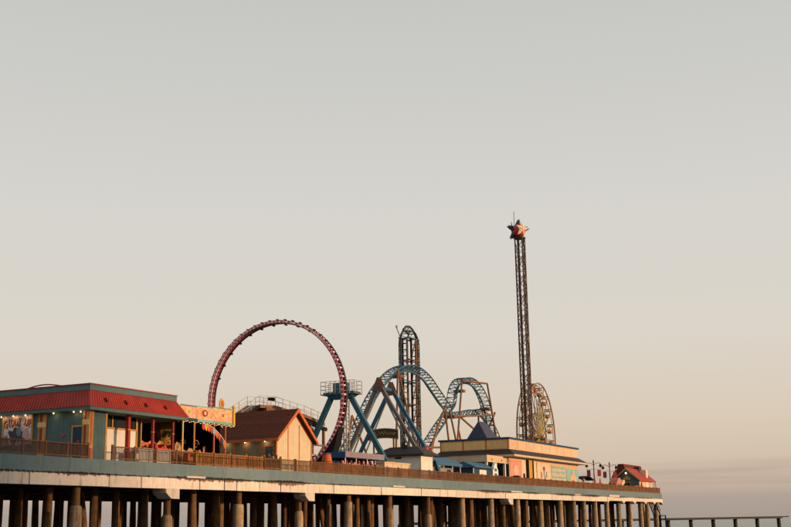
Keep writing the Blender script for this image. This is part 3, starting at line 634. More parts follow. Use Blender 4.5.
# ------------------------------------------------------------------ giant upright loop ride
lp = thing('loop_ride', (46, 11.3, K), 'giant upright circular loop ride with red rails and white ties', 'loop ride')
LY, LZ, LR = 11.3, 15.0, 8.15
def ringpts(x, r, n=120): return [(x, LY+r*math.cos(2*math.pi*i/n), LZ+r*math.sin(2*math.pi*i/n)) for i in range(n)]
def ringbox(x0, x1, r0, r1, m, name, n=120, a0=0, a1=2*math.pi, par=None):
    b_ = MB(); vs = []; full = abs(a1-a0-2*math.pi) < 1e-6; k = n if full else n+1
    for i in range(k):
        a = a0+(a1-a0)*i/n
        for (xx, r) in ((x0,r0),(x1,r0),(x1,r1),(x0,r1)): vs.append((xx, LY+r*math.cos(a), LZ+r*math.sin(a)))
    fs = [(i*4+j, i*4+(j+1)%4, ((i+1)%k)*4+(j+1)%4, ((i+1)%k)*4+j) for i in range(n) for j in range(4)]
    if not full: fs += [(0,1,2,3), tuple(range((k-1)*4, k*4))[::-1]]
    return b_.add(vs, fs).build(name, m, par or lp)
ringbox(45.9, 46.25, LR-0.14, LR+0.14, M_maroon, 'ring_spine')
ringbox(45.3, 45.40, LR-0.16, LR-0.04, M_pink, 'inner_rail')
ringbox(45.3, 45.40, LR+0.05, LR+0.17, M_pink, 'outer_rail')
ringbox(45.62, 45.72, LR-0.20, LR-0.08, M_pink, 'inner_rail')
tm = MB().box(-0.07,0.58,-0.075,0.075,-0.10,0.12).mesh('tie', M_wtie); bk = MB().box(0.05,0.5,-0.05,0.05,0.15,0.30).mesh('rim_light', M_black)
for i in range(110):
    a = 2*math.pi*i/110; y, z = LY+LR*math.cos(a), LZ+LR*math.sin(a)
    piece('tie', tm, lp, (45.34, y, z), (a-math.pi/2, 0, 0))
    if i % 2 == 0: piece('rim_light', bk, lp, (45.3, y, z), (a-math.pi/2, 0, 0))
for a in range(20, 180, 11):
    q = rad(a); y, z = LY+(LR-0.30)*math.cos(q), LZ+(LR-0.30)*math.sin(q)
    piece('splice_plate', MB().box(-0.16,0.16,-0.10,0.10,0.0,0.12).mesh('splice_plate', M_black), lp, (46.1, y, z), (q-math.pi/2,0,0))
cl = MB(); n = 24; vs = []                                          # dark cladding that swells below the seaward foot of the ring
for i in range(n+1):
    t = i/n; a = rad(203+60*t); r1 = LR+0.2+1.05*math.sin(math.pi*t)**1.4
    for xx, r in ((45.35,LR+0.19),(46.5,LR+0.19),(46.5,r1),(45.35,r1)): vs.append((xx, LY+r*math.cos(a), max(K+0.02, LZ+r*math.sin(a))))
cl.add(vs, [(i*4+j, i*4+(j+1)%4, (i+1)*4+(j+1)%4, (i+1)*4+j) for i in range(n) for j in range(4)]+[(0,1,2,3), tuple(range(n*4, n*4+4))[::-1]]).build('base_cladding', M_black, lp)
for sg in (-1, 1): MB().prism([(LY+sg*1.0,K),(LY+sg*5.2,K),(LY+sg*4.9,K+1.35),(LY+sg*1.0,K+0.1)], 'x', 44.9, 47.6).build('base_frame', M_maroon, lp)
MB().box(43.8,48.5,4.0,18.5,K,K+0.18).build('platform', M_black, lp)

# orange cone-shaped booth in front of the loop
cb = thing('cone_booth', (40.5, 2.2, K), 'orange tapering barrel booth at the foot of the loop beside the railing', 'booth')
MB().lathe((40.4,2.2,K), [(0.72,0),(0.60,0.9),(0.46,1.7),(0.40,2.05)], 14).build('shell', M_orange, cb, True)
MB().lathe((40.4,2.2,K+2.05), [(0.44,0),(0.42,0.10),(0.05,0.16)], 14).build('lid', M_redtr, cb, True)
for z, r_ in ((0.5,0.665),(1.35,0.535)): MB().lathe((40.4,2.2,K+z), [(r_,0),(r_+0.02,0.04),(r_,0.08)], 14).build('band', M_redtr, cb)

# ------------------------------------------------------------------ teal ride tower with railed platform
tt = thing('ride_support_tower', (57, 8.4, K), 'teal steel support frame with railed platform on top behind the loop', 'ride tower')
A = Vector((57, 10.6, 16.3)); B_ = Vector((57, 8.4, 16.1))
MB().bar((57,15.9,K),(57,10.75,16.6),0.52).build('leg', M_tsteel, tt); MB().bar((57,2.95,K),(57,8.6,16.3),0.52).build('leg', M_tsteel, tt)
MB().box(56.2,57.9,7.7,11.6,16.35,16.66).build('platform', M_tsteel, tt)
MB().frustum((56.5,57.6,8.6,10.8),15.9,(56.3,57.8,7.9,11.4),16.348).build('platform_bracket', M_tsteel, tt)
MB().box(56.5,57.6,8.9,10.5,16.66,17.7).build('motor_housing', M_blue, tt)
PX0, PX1, PY0, PY1 = 56.1, 57.9, 7.55, 11.85
for y in [PY0+(PY1-PY0)*i/7 for i in range(8)]:
    for x in (PX0, PX1): MB().bar((x,y,16.4),(x,y,17.85),0.06).build('stanchion', M_galv, tt)
for z in (16.95,17.4,17.85):
    for x in (PX0,PX1): MB().bar((x,PY0,z),(x,PY1,z),0.05).build('handrail', M_galv, tt)
    for y in (PY0,PY1): MB().bar((PX0,y,z),(PX1,y,z),0.05).build('handrail', M_galv, tt)
MB().box(PX0-0.05,PX1+0.05,PY0-0.03,7.69,16.36,16.45).build('walkway_grating', M_brown, tt)
MB().box(PX0-0.05,PX1+0.05,11.61,PY1+0.03,16.36,16.45).build('walkway_grating', M_brown, tt)
LX, LYc = 57.4, 9.3
for dx, dy in ((0,0),(0.7,0),(0.7,0.7),(0,0.7)): MB().bar((LX+dx,LYc+dy,K),(LX+dx,LYc+dy,15.8),0.11).build('chord', M_grey, tt)
z = K+0.3; k = 0
while z < 15.3:
    s_ = k % 2; MB().bar((LX,LYc+0.7*s_,z),(LX,LYc+0.7*(1-s_),z+0.42),0.07).build('lacing', M_grey, tt); MB().bar((LX+0.7*s_,LYc,z),(LX+0.7*(1-s_),LYc,z+0.42),0.07).build('lacing', M_grey, tt); z += 0.42; k += 1

# ------------------------------------------------------------------ lilac and blue flat canopy over a game stall
cp = thing('game_stall', (49, 3.4, K), 'game stall under a flat lilac and blue canopy beside the loop', 'stall')
CX0, CX1, CY0, CY1 = 44.6, 53.2, 2.5, 4.6
MB().box(CX0, CX1, CY0, CY1, 8.62, 9.20).build('canopy', M_royal, cp)
MB().box(CX0+0.02, CX1+0.03, CY0-0.04, CY0-0.002, 8.66, 9.22).build('front_fascia', M_lilac, cp)
for x in (44.9, 47.2, 49.6, 52.9): MB().bar((x,2.65,K),(x,2.65,8.62),0.12,n=8).build('post', M_white if x < 50 else M_royal, cp)
MB().box(45.0, 52.8, 2.9, 3.4, K, 7.7).build('counter', M_plank, cp); MB().box(44.9, 52.9, 4.4, 4.5, K, 8.6).build('back_wall', M_navy, cp)
for i in range(17):
    x = 45.4+i*0.45; mm = [M_redbr, M_white, M_royal, M_redbr, M_pink][i % 5]
    MB().ball((x, 3.3+0.2*(i%2), 8.15+0.1*((i*7)%3)), 0.15, 8, 5).build('hanging_prize', mm, cp)
s = thing('board_fence', (47, 1.3, K), 'reddish upright board fence in front of the lilac-canopied game stall', 'fence')
bmz = [MB().box(-0.14, 0.14, -0.02, 0.02, 0.05, hh).mesh('board', M_plank) for hh in (1.22,1.3,1.38)]; x = 41.6; i = 0
while x < 50.2: piece('board', bmz[i % 3], s, (x, 1.3, K)); x += 0.31 if i % 4 else 0.42; i += 1
for z in (6.95,7.65): MB().box(41.5,50.3,1.323,1.37,z,z+0.1).build('rail', M_plank, s)
s = thing('cream_wall_box', (53.7, 1.6, K), 'low cream panelled enclosure in front of the white flat building', 'enclosure')
MB().box(50.7,56.8,1.2,2.2,K,8.28).build('body', M_cream, s); MB().box(50.6,56.9,1.12,2.28,8.28,8.38).build('coping', M_peach, s)
for x in (50.7,52.7,54.7,56.7): MB().box(x-0.05,x+0.05,1.16,1.2,K,8.28).build('batten', M_peach, s)

# ------------------------------------------------------------------ blue pendulum ride A-frame
af = thing('pendulum_ride', (67, 9.4, K), 'tall blue A-frame of a swinging ride with brown gusset plates', 'pendulum ride')
for x, mm, ya, fy0, fy1 in ((65.2,mat('weathered_grey_leg',(0.15,0.145,0.14),streak=0.4),9.08,15.4,2.0),(70.0,M_blue,9.86,16.5,2.9)):
    for w_, o_ in ((0.38,0.0),(0.15,0.75)):
        MB().bar((x,fy0-o_*1.5,K),(x,ya+0.28-o_*0.25,18.0),w_).build('leg', mm if o_ == 0 else M_grey, af)
        MB().bar((x,fy1+o_*1.5,K),(x,ya-0.28+o_*0.25,18.0),w_).build('leg', mm if o_ == 0 else M_grey, af)
    for q in (-0.30, 0.25): MB().prism([(ya+0.85,17.5),(ya-0.8,17.5),(ya-0.12,19.15),(ya+0.12,19.15)], 'x', x+q, x+q+0.05).build('gusset_plate', M_brown, af)
MB().bar((64.9,9.08,17.9),(70.3,9.86,18.1),0.5,n=12).build('axle', M_blue, af)
sg_ = thing('arched_sign', (64, 8.1, 11.6), 'dark brown arched signboard with gold scroll lettering between the blue legs', 'sign')
n = 16; pl = [(10.0-3.9*i/n, 12.78+0.22*math.sin(math.pi*i/n)) for i in range(n+1)] + [(6.1+3.9*i/n, 11.62+0.22*math.sin(math.pi*i/n)) for i in range(n+1)]
MB().prism(pl, 'x', 64.0, 64.14).build('board', mat('brown_signboard',(0.075,0.055,0.035)), sg_)
MB().tube([(63.98, 9.95-3.8*i/n, 12.72+0.22*math.sin(math.pi*i/n)) for i in range(n+1)], 0.035).build('border', M_gold, sg_)
MB().tube([(63.98, 9.95-3.8*i/n, 11.68+0.22*math.sin(math.pi*i/n)) for i in range(n+1)], 0.035).build('border', M_gold, sg_)
for k, (ya, yb, am, fr) in enumerate(((9.75,8.75,0.26,2.0),(8.6,7.55,0.20,2.6),(7.4,6.4,0.16,3.1))):   # cursive flourishes
    pts = []
    for q in range(41):
        t = q/40; y = ya+(yb-ya)*t+0.07*math.sin(2*math.pi*fr*t*2)
        pts.append((63.96, y, 12.2+0.2*math.sin(math.pi*(10.0-y)/3.9)+am*math.sin(2*math.pi*fr*t+k)))
    MB().tube(pts, 0.045, 5).build('scroll', M_gold, sg_)
for y in (6.8, 9.4): MB().bar((64.3,y,K),(64.3,y,12.4),0.16).build('sign_post', M_brown, sg_)

# ------------------------------------------------------------------ steel roller coaster
rc = thing('roller_coaster', (100, 20, K), 'steel roller coaster with blue looping track and tall vertical lift tower', 'roller coaster')
def catmull(P, n=10):
    P = [Vector(p) for p in P]; out_ = []
    Q = [2*P[0]-P[1]] + P + [2*P[-1]-P[-2]]
    for i in range(1, len(Q)-2):
        for j in range(n):
            t = j/n; a, b_, c_, d_ = Q[i-1], Q[i], Q[i+1], Q[i+2]
            out_.append(0.5*((2*b_)+(c_-a)*t+(2*a-5*b_+4*c_-d_)*t*t+(3*b_-a-3*c_+d_)*t**3))
    out_.append(P[-1]); return out_
def resample(P, ds):
    o_ = [P[0]]; acc = 0
    for a, b_ in zip(P[:-1], P[1:]):
        d_ = (b_-a).length
        while acc+d_ >= ds:
            t = (ds-acc)/d_; a = a.lerp(b_, t); o_.append(a.copy()); d_ = (b_-a).length; acc = 0
        acc += d_
    return o_
def track(P, gauge=1.25, tie=0.95, side=(0,1,0), depth=0.85, m=None, par=None, r=0.105, flip=1):
    m = m or M_bluet; S = resample(catmull(P), tie); side = Vector(side).normalized(); Lr, Rr_, Sp = [], [], []
    ties = MB()
    for i, p in enumerate(S):
        t = (S[min(i+1,len(S)-1)]-S[max(i-1,0)]).normalized(); s_ = (side-t*side.dot(t)).normalized(); nn = t.cross(s_)*flip
        a, b_, c_ = p+s_*gauge/2, p-s_*gauge/2, p-nn*depth; Lr.append(a); Rr_.append(b_); Sp.append(c_)
        ties.bar(a, b_, 0.12); ties.bar(a, c_, 0.09); ties.bar(b_, c_, 0.09)
        if i: ties.bar(Sp[-2], a if i % 2 else b_, 0.08)
    tr = MB().tube(Sp, r*1.5, 8).build('track_spine', m, par or rc, True)
    MB().tube(Lr, r, 6).build('rail', m, tr, True); MB().tube(Rr_, r, 6).build('rail', m, tr, True)
    tag(ties.build('ties', m, tr), None, kind='stuff'); return tr
T = 20.0
tr1 = [(73.5,T,7.4),(76.9,T,11.6),(80.9,T,15.5),(84.4,T,19.2),(88.6,T,22.3),(92.9,T,24.25),(97.4,T,24.9),(102.0,T,24.0),(106.0,T,22.0),(109.0,T,20.4),(111.0,T,19.8),(112.0,T,20.7),(113.0,T,22.8),(114.8,T,24.45),(117.8,T,25.25),(121.0,T,25.1),(124.0,T,23.95),(126.4,T,21.9),(127.9,T,19.0),(128.5,T,16.0),(128.4,T,12.0)]
track(tr1, gauge=1.7, tie=0.9)
tr2 = [(102.5,22.5,9.0),(106.0,22,13.4),(110.6,22,16.7),(113.8,22,18.7),(116.2,22.6,19.6),(119,23,19.8),(123,22.6,20.3),(127.5,22,20.9),(131,22,20.3),(133.9,22,18.6),(136.8,22,15.8),(138,22,11)]
track(tr2, gauge=1.6, tie=1.0)
# vertical lift tower, up and over
VT = 24.0; lift = [(103.0,VT,7.5),(103.0,VT,14),(103.0,VT,22),(103.0,VT,27)]+[(105.25-2.25*math.cos(rad(q)),VT,29.3+2.35*math.sin(rad(q))) for q in range(0,181,20)]+[(107.5,VT,27),(107.5,VT,22),(107.5,VT,14),(107.5,VT,7.5)]
track(lift, gauge=1.35, tie=0.95, m=mat('dark_lift_steel',(0.03,0.045,0.055)), flip=-1, depth=0.8)
for y in (VT-0.75, VT+0.75):
    for x in (104.4, 106.1): MB().bar((x,y,K),(x,y,30.4),0.26).build('tower_column', M_brown if x > 105 else M_black, rc)
for i, z in enumerate((9.5,13,16.5,20,23.5,27,30.4)):
    for y in (VT-0.75, VT+0.75): MB().bar((103.0,y,z),(107.5,y,z),0.14).build('tower_beam', M_brown if i % 2 else M_tsteel, rc)
    for x in (104.4,106.1): MB().bar((x,VT-0.75,z),(x,VT+0.75,z),0.14).build('tower_beam', M_tsteel, rc)
    if z < 30:
        MB().bar((104.4,VT-0.75,z),(106.1,VT-0.75,z+3.5),0.12).build('tower_brace', M_brown, rc)
MB().bar((103.2,VT+0.6,30.6),(102.75,VT+0.9,31.9),0.10).build('aerial', M_tsteel, rc); MB().box(102.6,102.85,VT+0.8,VT+1.0,31.85,32.3).build('beacon', M_grey, rc)
# brown support columns
sup = [((90.8,19,23.6),(89.3,19,K)),((90.8,19,23.6),(99.6,19,K)),((76.8,19,16.0),(74.0,19,K)),((76.8,19,16.0),(84.6,19,K)),
       ((107.2,19,19.5),(97.2,19,8)),((107.2,19,19.5),(110.2,19,K)),((109,19,19.2),(115.2,19,K)),((114.3,19,24.1),(109.8,19,K)),
       ((114.3,19,24.4),(125.4,19,25.0)),((125.4,19,25.0),(132.4,19,K)),((111.0,19,18.4),(128.2,19,19.9)),((113.5,19,18.4),(122.5,19,15.9)),
       ((112.5,19,16.2),(116.5,19,K)),((100,19,13.0),(111,19,13.6)),((104.5,19,16.9),(99.5,19,9)),((128.6,19,20.4),(129.6,21.5,16)),((127.4,21.6,19.7),(126.4,21.6,K))]
for a, b_ in sup: MB().bar(a, b_, 0.32, n=8).build('support_column', M_brown, rc, True)
for x, z in ((92,24),(111,19.6),(115,24.0),(126,22)): MB().box(x-0.5,x+0.5,18.9,20.6,z-1.4,z-1.0).build('track_saddle', M_brown, rc)

# ------------------------------------------------------------------ white flat building with dark hipped roof
wb = thing('white_kiosk', (63, 4.5, K), 'white flat-walled kiosk building with low charcoal hipped roof', 'building')
MB().box(62.0,65.2,2.3,8.0,K,9.55).build('wall', M_white, wb)
MB().box(61.45,65.8,1.7,8.6,9.55,9.72).build('eave', M_charc, wb)
MB().frustum((61.45,65.8,1.7,8.6),9.722,(63.0,64.2,3.2,6.6),10.65).build('roof', M_charc, wb)
MB().box(61.94,61.99,4.7,5.5,9.25,9.45).build('vent', M_dark, wb); MB().box(61.94,62.03,2.26,2.36,K,9.54).build('corner_board', M_peach, wb)
MB().box(65.203,65.25,4.0,5.2,K,8.8).build('door', M_teal, wb)
MB().box(62.6,63.3,4.2,5.0,10.5,10.85).build('roof_vent', M_charc, wb)
# bright ball signs on poles beyond the roof
for i, (x, y, z, mm, lb) in enumerate(((68.0,4.4,10.6,M_redbr,'red and white ball sign beside the white kiosk roof'),(72.5,5.8,10.4,M_redbr,'red ball sign on a pole behind the blue awning'))):
    o = thing('ball_sign', (x,y,K), lb, 'sign'); MB().bar((x,y,K),(x,y,z),0.12,n=8).build('pole', M_white, o); MB().ball((x,y,z),0.36).build('ball', mm, o, True); MB().lathe((x,y,z-0.95),[(0.25,0),(0.3,0.3),(0.12,0.55)],10).build('drum', M_white, o)

# ------------------------------------------------------------------ blue awning stall and blue hut
aw = thing('awning_stall', (71.5, 4, K), 'grey stall under a blue canvas awning right of the white kiosk', 'stall')
MB().prism([(3.0,8.75),(3.0,9.05),(4.4,9.75),(5.6,9.75),(5.6,9.0)], 'x', 67.6, 75.6).build('awning', M_sky, aw)
MB().box(75.603,75.66,3.0,5.6,8.75,9.3).build('awning_end', M_royal, aw)
MB().box(68.2,75.2,4.2,5.6,K,8.7).build('wall', M_grey, aw)
for x in (67.8,70.4,73.0,75.4): MB().bar((x,3.2,K),(x,3.2,8.8),0.12,n=8).build('post', M_white, aw)
MB().box(68.4,72.8,3.3,3.8,K,7.7).build('counter', M_plank, aw)
MB().box(73.6,74.6,4.14,4.2,7.2,8.4).build('window', M_glass, aw)
MB().prism([(66.9,9.2),(67.5,9.2),(69.2,6.7),(68.7,6.7)], 'y', 2.7, 2.95).build('blue_strut', M_blue, aw)
hu = thing('blue_hut', (82, 3.5, K), 'navy blue hut with light blue roof and white gabled end', 'hut')
MB().box(78.0,84.2,2.6,5.0,K,8.9).build('wall', M_navy, hu)
MB().prism([(2.2,8.85),(3.8,9.55),(5.4,8.85),(5.4,8.75),(2.2,8.75)], 'x', 77.7, 84.3).build('roof', M_sky, hu)
d = MB().box(80.1,82.4,2.55,2.6,K,8.55).build('door', M_white, hu)
MB().prism([(84.31,K),(86.2,K),(86.2,8.6),(85.25,9.65),(84.31,8.6)], 'y', 2.4, 2.7).build('gabled_end', M_white, hu)
for z in (7.2,7.9,8.5): MB().box(84.9,85.6,2.36,2.4,z,z+0.35).build('plaque', M_blue, hu)
MB().box(77.95,78.1,2.5,2.6,K,8.9).build('corner_board', M_white, hu)

# ------------------------------------------------------------------ long tan building
tb = thing('tan_hall', (107, 8, K), 'long tan and peach hall with charcoal skirt roof and painted front panels', 'building')
TX0, TX1, TY0, TY1 = 92.0, 123.0, 3.0, 13.2
MB().box(TX0,TX1,TY0,TY1,K,11.6).build('wall', M_peach, tb)
MB().box(TX0-0.02,TX1+0.02,TY0-0.02,TY1+0.02,11.603,13.10).build('parapet', M_peach, tb)
MB().box(TX0-0.22,TX1+0.22,TY0-0.22,TY1+0.22,13.10,13.34).build('cornice', M_navy, tb)
sk = MB().frustum((TX0-1.3,TX1+1.3,TY0-1.3,TY1+0.6),10.95,(TX0-0.03,TX1+0.03,TY0-0.03,TY1),11.75).build('skirt_roof', M_charc, tb)
MB().box(TX0-1.26,TX1+1.26,TY0-1.26,TY1+0.5,10.68,10.948).build('soffit_fascia', mat('pale_soffit',(0.58,0.47,0.33)), tb)
for y0, y1 in ((3.1,6.2),(6.4,9.6),(9.8,13.0)): MB().box(TX0-0.07,TX0-0.022,y0,y1,11.85,12.98).build('parapet_panel', M_tan, tb)
for y in (3.0,6.3,9.7,13.1): MB().box(TX0-0.10,TX0-0.022,y-0.07,y+0.07,11.8,13.09).build('panel_trim', M_orange, tb)
for i in range(9):
    x = TX0+0.2+i*3.4
    MB().box(x,x+3.25,TY0-0.06,TY0-0.022,11.9,12.95).build('parapet_panel', M_peach, tb)
MB().box(TX0-0.05,TX0-0.001,TY0+0.1,TY1,9.7,10.66).build('yellow_band', M_tan, tb)
MB().box(TX0-0.05,TX0-0.001,TY0+0.1,TY1,K,9.68).build('dark_shopfront', M_glass, tb)
# porch towards the beach
MB().box(84.6,91.98,3.3,8.6,9.75,10.66).build('porch_fascia', mat('porch_cream',(0.60,0.45,0.30)), tb)
MB().box(84.5,91.98,3.2,8.7,10.662,10.675).build('porch_cap', M_orange, tb)
for x in (84.9,88.1,91.4): MB().box(x-0.15,x+0.15,3.35,3.65,K,9.75).build('porch_post', M_white, tb)
for x in (86.3,89.8): MB().ball((x,3.28,10.1),0.10).build('porch_light', M_dark, tb)
MB().box(88.6,91.2,5.6,6.2,K,9.3).build('porch_counter', M_navy, tb)
# shop-front panels along the pier side
def fp(x0,x1,z0,z1,m,name,dy=0.05): return MB().box(x0,x1,TY0-dy,TY0-0.001,z0,z1).build(name,m,tb)
a = fp(92.3,96.4,K+0.02,10.3,mat('rose_panel',(0.58,0.27,0.20)),'painted_panel')
MB().ball((94.4,2.93,8.9),0.75,12,8,1.2,0.05,1).build('painted_figure',mat('rose_pale',(0.66,0.42,0.33)),a); MB().box(93.8,95.0,2.90,2.949,7.5,8.3).build('painted_figure',mat('rose_deep',(0.50,0.15,0.12)),a)
fp(96.6,98.4,K+0.02,10.4,M_cream,'wall_bay'); fp(97.2,97.9,K+0.02,8.6,M_black,'doorway',0.09)
for x, mm in ((98.6,M_black),(99.3,M_yellow),(100.0,M_yellow),(100.7,M_black)): fp(x,x+0.5,K+0.02,10.5,mm,'striped_column',0.25)
fp(101.4,102.8,K+0.02,10.5,M_cream,'wall_bay')
a = fp(103.0,109.2,7.0,10.35,mat('mural_ground',(0.58,0.49,0.36)),'mural_panel',0.09)
for (x,z,w_,h_,mm) in ((105.6,9.3,0.9,0.5,M_redtr),(105.8,8.5,0.5,0.8,M_lilac),(104.6,8.1,0.4,0.9,M_redtr),(106.9,8.3,0.4,0.8,M_tealtr),(104.2,7.5,3.6,0.18,M_maroon),(104.6,7.15,2.8,0.16,M_tealtr),(106.2,7.9,0.35,0.6,M_navy)): MB().box(x,x+w_,2.90,2.909,z,z+h_).build('mural_mark',mm,a)
fp(109.5,116.4,K+0.02,10.2,mat('aqua_pale_panel',(0.45,0.42,0.32)),'striped_wall')
for z in (7.6,8.35,9.1,9.8): fp(109.7,116.2,z,z+0.2,M_aqua,'stripe',0.09)
a = fp(116.7,122.8,K+0.02,9.9,M_aqua,'painted_panel')
MB().prism([(118.3,6.9),(121.4,6.9),(121.4,8.6),(120.6,9.0),(120.4,9.7),(119.4,9.7),(119.2,9.0),(118.3,8.6)],'y',2.88,2.949).build('bottle_cutout',M_peach,a)
MB().box(119.2,120.5,2.85,2.879,7.5,8.2).build('bottle_label',mat('rose_deep',(0.50,0.15,0.12)),a)
o = thing('dark_bin', (92.2, 2.0, K), 'dark square bin in front of the rose painted panel', 'bin'); MB().box(91.6,92.6,1.7,2.4,K,8.0).build('body', M_black, o); MB().box(91.55,92.65,1.65,2.45,8.0,8.1).build('lid', M_dark, o)
# purple ridge roof on the hall
pr = thing('purple_roof_tower', (96, 9, 13.2), 'steep purple ridge roof rising behind the tan parapet', 'roof tower')
MB().box(95.4,100.0,7.5,10.4,13.1,13.4).build('base', M_purple, pr)
mb = MB().add([(95.2,7.3,13.4),(100.2,7.3,13.4),(100.2,10.6,13.4),(95.2,10.6,13.4),(96.0,8.95,16.1),(98.6,8.95,16.1)],[(0,3,2,1),(0,1,5,4),(1,2,5),(2,3,4,5),(3,0,4)]); mb.build('roof', M_purple, pr)

# ------------------------------------------------------------------ star-topped drop tower
st = thing('star_tower', (130.6, 14, K), 'very tall slim lattice tower topped with a red ball and stars', 'ride tower')
TXc, TYc, hw, zt = 130.8, 14.0, 0.66, 51.0
M_lat = mat('rust_orange_lattice', (0.38,0.18,0.09), rough=0.5)
M_latd = mat('dark_tower_chord', (0.045,0.04,0.04), rough=0.5)
cs = [(-hw,-hw),(hw,-hw),(hw,hw),(-hw,hw)]
for dx, dy in cs: MB().bar((TXc+dx,TYc+dy,K),(TXc+dx,TYc+dy,zt),0.26,n=8).build('chord', M_latd, st)
MB().bar((TXc-hw,TYc,K),(TXc-hw,TYc,zt),0.2).build('guide_rail', M_latd, st); MB().bar((TXc,TYc-hw,K),(TXc,TYc-hw,zt),0.2).build('guide_rail', M_latd, st)
z = K; k = 0; H_ = 1.75
while z+H_ <= zt:
    lat = MB()
    for i in range(4):
        a, b_ = cs[i], cs[(i+1)%4]
        if k % 2: a, b_ = b_, a
        lat.bar((TXc+a[0],TYc+a[1],z),(TXc+b_[0],TYc+b_[1],z+H_),0.11); lat.bar((TXc+a[0],TYc+a[1],z),(TXc+b_[0],TYc+b_[1],z),0.09)
    lat.build('lattice_bay', M_lat if k % 3 else mat('lit_spot_lattice',(0.55,0.42,0.30)), st); z += H_; k += 1  # every third bay cream: lit spots put into the lattice colour
MB().lathe((TXc,TYc,zt-0.1),[(1.0,0),(1.05,0.2),(0.8,0.25)],16).build('top_plate', M_latd, st)
MB().ball((TXc-0.15,TYc+0.05,zt+1.3),1.18,16,10).build('ball', M_redbr, st, True)
def star(c, ang, tilt, R, m, name, depth=0.22, rim=None):
    pts = [(R*(1 if i%2==0 else 0.42)*math.sin(math.pi*i/5), R*(1 if i%2==0 else 0.42)*math.cos(math.pi*i/5)) for i in range(10)]
    n_ = MB(); vs = [(x,0,z_) for x,z_ in pts]+[(0,-depth,0),(0,depth,0)]
    n_.add(vs,[(i,(i+1)%10,10) for i in range(10)]+[((i+1)%10,i,11) for i in range(10)])
    o = bpy.data.objects.new(name, n_.mesh(name, m)); col.objects.link(o); o.parent = st; g = ORG[st.name]
    o.location = (c[0]-g[0],c[1]-g[1],c[2]-g[2]); o.rotation_euler = (tilt,rad(6),ang); return o
Mst = mat('pale_star_face', (0.66,0.52,0.36), rough=0.5)
C0 = Vector((TXc,TYc,zt+1.35))
star(C0+Vector((0.1,0.25,0.1)), rad(-48), rad(4), 2.25, M_latd, 'star', 0.30)           # dark star the ball sits in
star(C0+Vector((-0.75,-0.8,0.1)), rad(-28), rad(6), 1.5, Mst, 'star', 0.28)            # pale star on the sunny side
star(C0+Vector((1.2,0.9,0.55)), rad(-80), rad(-6), 2.1, M_navy, 'star', 0.25)
star(C0+Vector((-0.2,1.2,0.1)), rad(200), rad(6), 1.9, M_navy, 'star', 0.25)
MB().bar((TXc-0.3,TYc+0.8,zt+1.2),(TXc-0.3,TYc+0.8,zt+5.0),0.09).build('mast', M_grey, st)

# ------------------------------------------------------------------ ferris wheel
fwh = thing('ferris_wheel', (152.6, 20, K), 'ferris wheel with orange gondolas seen edge-on behind the star tower', 'ferris wheel')
FX, FY, FZ, FR = 152.6, 20.0, 17.4, 10.3
M_rim = mat('wheel_rim_steel', (0.30,0.17,0.085), rough=0.5)
for y in (FY-0.9, FY+0.9):
    for r_ in (FR, FR*0.86): MB().tube([(FX+r_*math.cos(2*math.pi*i/72), y, FZ+r_*math.sin(2*math.pi*i/72)) for i in range(72)], 0.15 if r_ == FR else 0.07, 6, True).build('rim', M_rim, fwh, True)
gonM = [mat('orange_gondola',(0.52,0.19,0.07)), mat('amber_gondola',(0.50,0.29,0.09)), mat('ochre_gondola',(0.50,0.22,0.10))]
for k in range(20):
    a = 2*math.pi*k/20; ca, sa = math.cos(a), math.sin(a)
    for y in (FY-0.9, FY+0.9): MB().bar((FX+0.6*ca,y*0.6+FY*0.4,FZ+0.6*sa),(FX+FR*ca,y,FZ+FR*sa),0.11).build('spoke', M_rim, fwh)
    MB().bar((FX+FR*ca,FY-0.9,FZ+FR*sa),(FX+FR*ca,FY+0.9,FZ+FR*sa),0.16).build('cross_bar', M_rim, fwh)
    MB().bar((FX+FR*0.45*ca,FY-0.6,FZ+FR*0.45*sa),(FX+FR*0.45*ca,FY+0.6,FZ+FR*0.45*sa),0.10).build('cross_bar', M_rim, fwh)
    x, z = FX+FR*ca, FZ+FR*sa; gm_ = gonM[k % 3]
    gd = MB().lathe((x,FY,z-1.75),[(0.30,0),(0.56,0.22),(0.60,0.70),(0.56,0.76)],10).build('gondola', gm_, fwh, True)
    MB().lathe((x,FY,z-0.45),[(0.66,0),(0.48,0.2),(0.06,0.38)],10).build('gondola_roof', gm_, gd, True)
    for s_ in (-1,1): MB().bar((x,FY+0.5*s_,z-1.0),(x,FY+0.5*s_,z-0.42),0.06).build('hanger', M_rim, gd)
    MB().bar((FX+0.9*ca,FY-0.75,FZ+0.9*sa),(FX+FR*0.66*ca,FY-0.98,FZ+FR*0.66*sa),0.16,0.05).build('light_panel', M_led, fwh)
MB().bar((FX,FY-1.4,FZ),(FX,FY+1.4,FZ),1.0,n=14).build('hub', M_gold, fwh, True)
for y in (FY-1.6, FY+1.6):
    for dx in (-4.6, 4.6): MB().bar((FX+dx,y+(0.8 if y > FY else -0.8),K),(FX,y,FZ),0.42,n=8).build('support_leg', M_rim, fwh)

fwh.rotation_euler.z = rad(4)

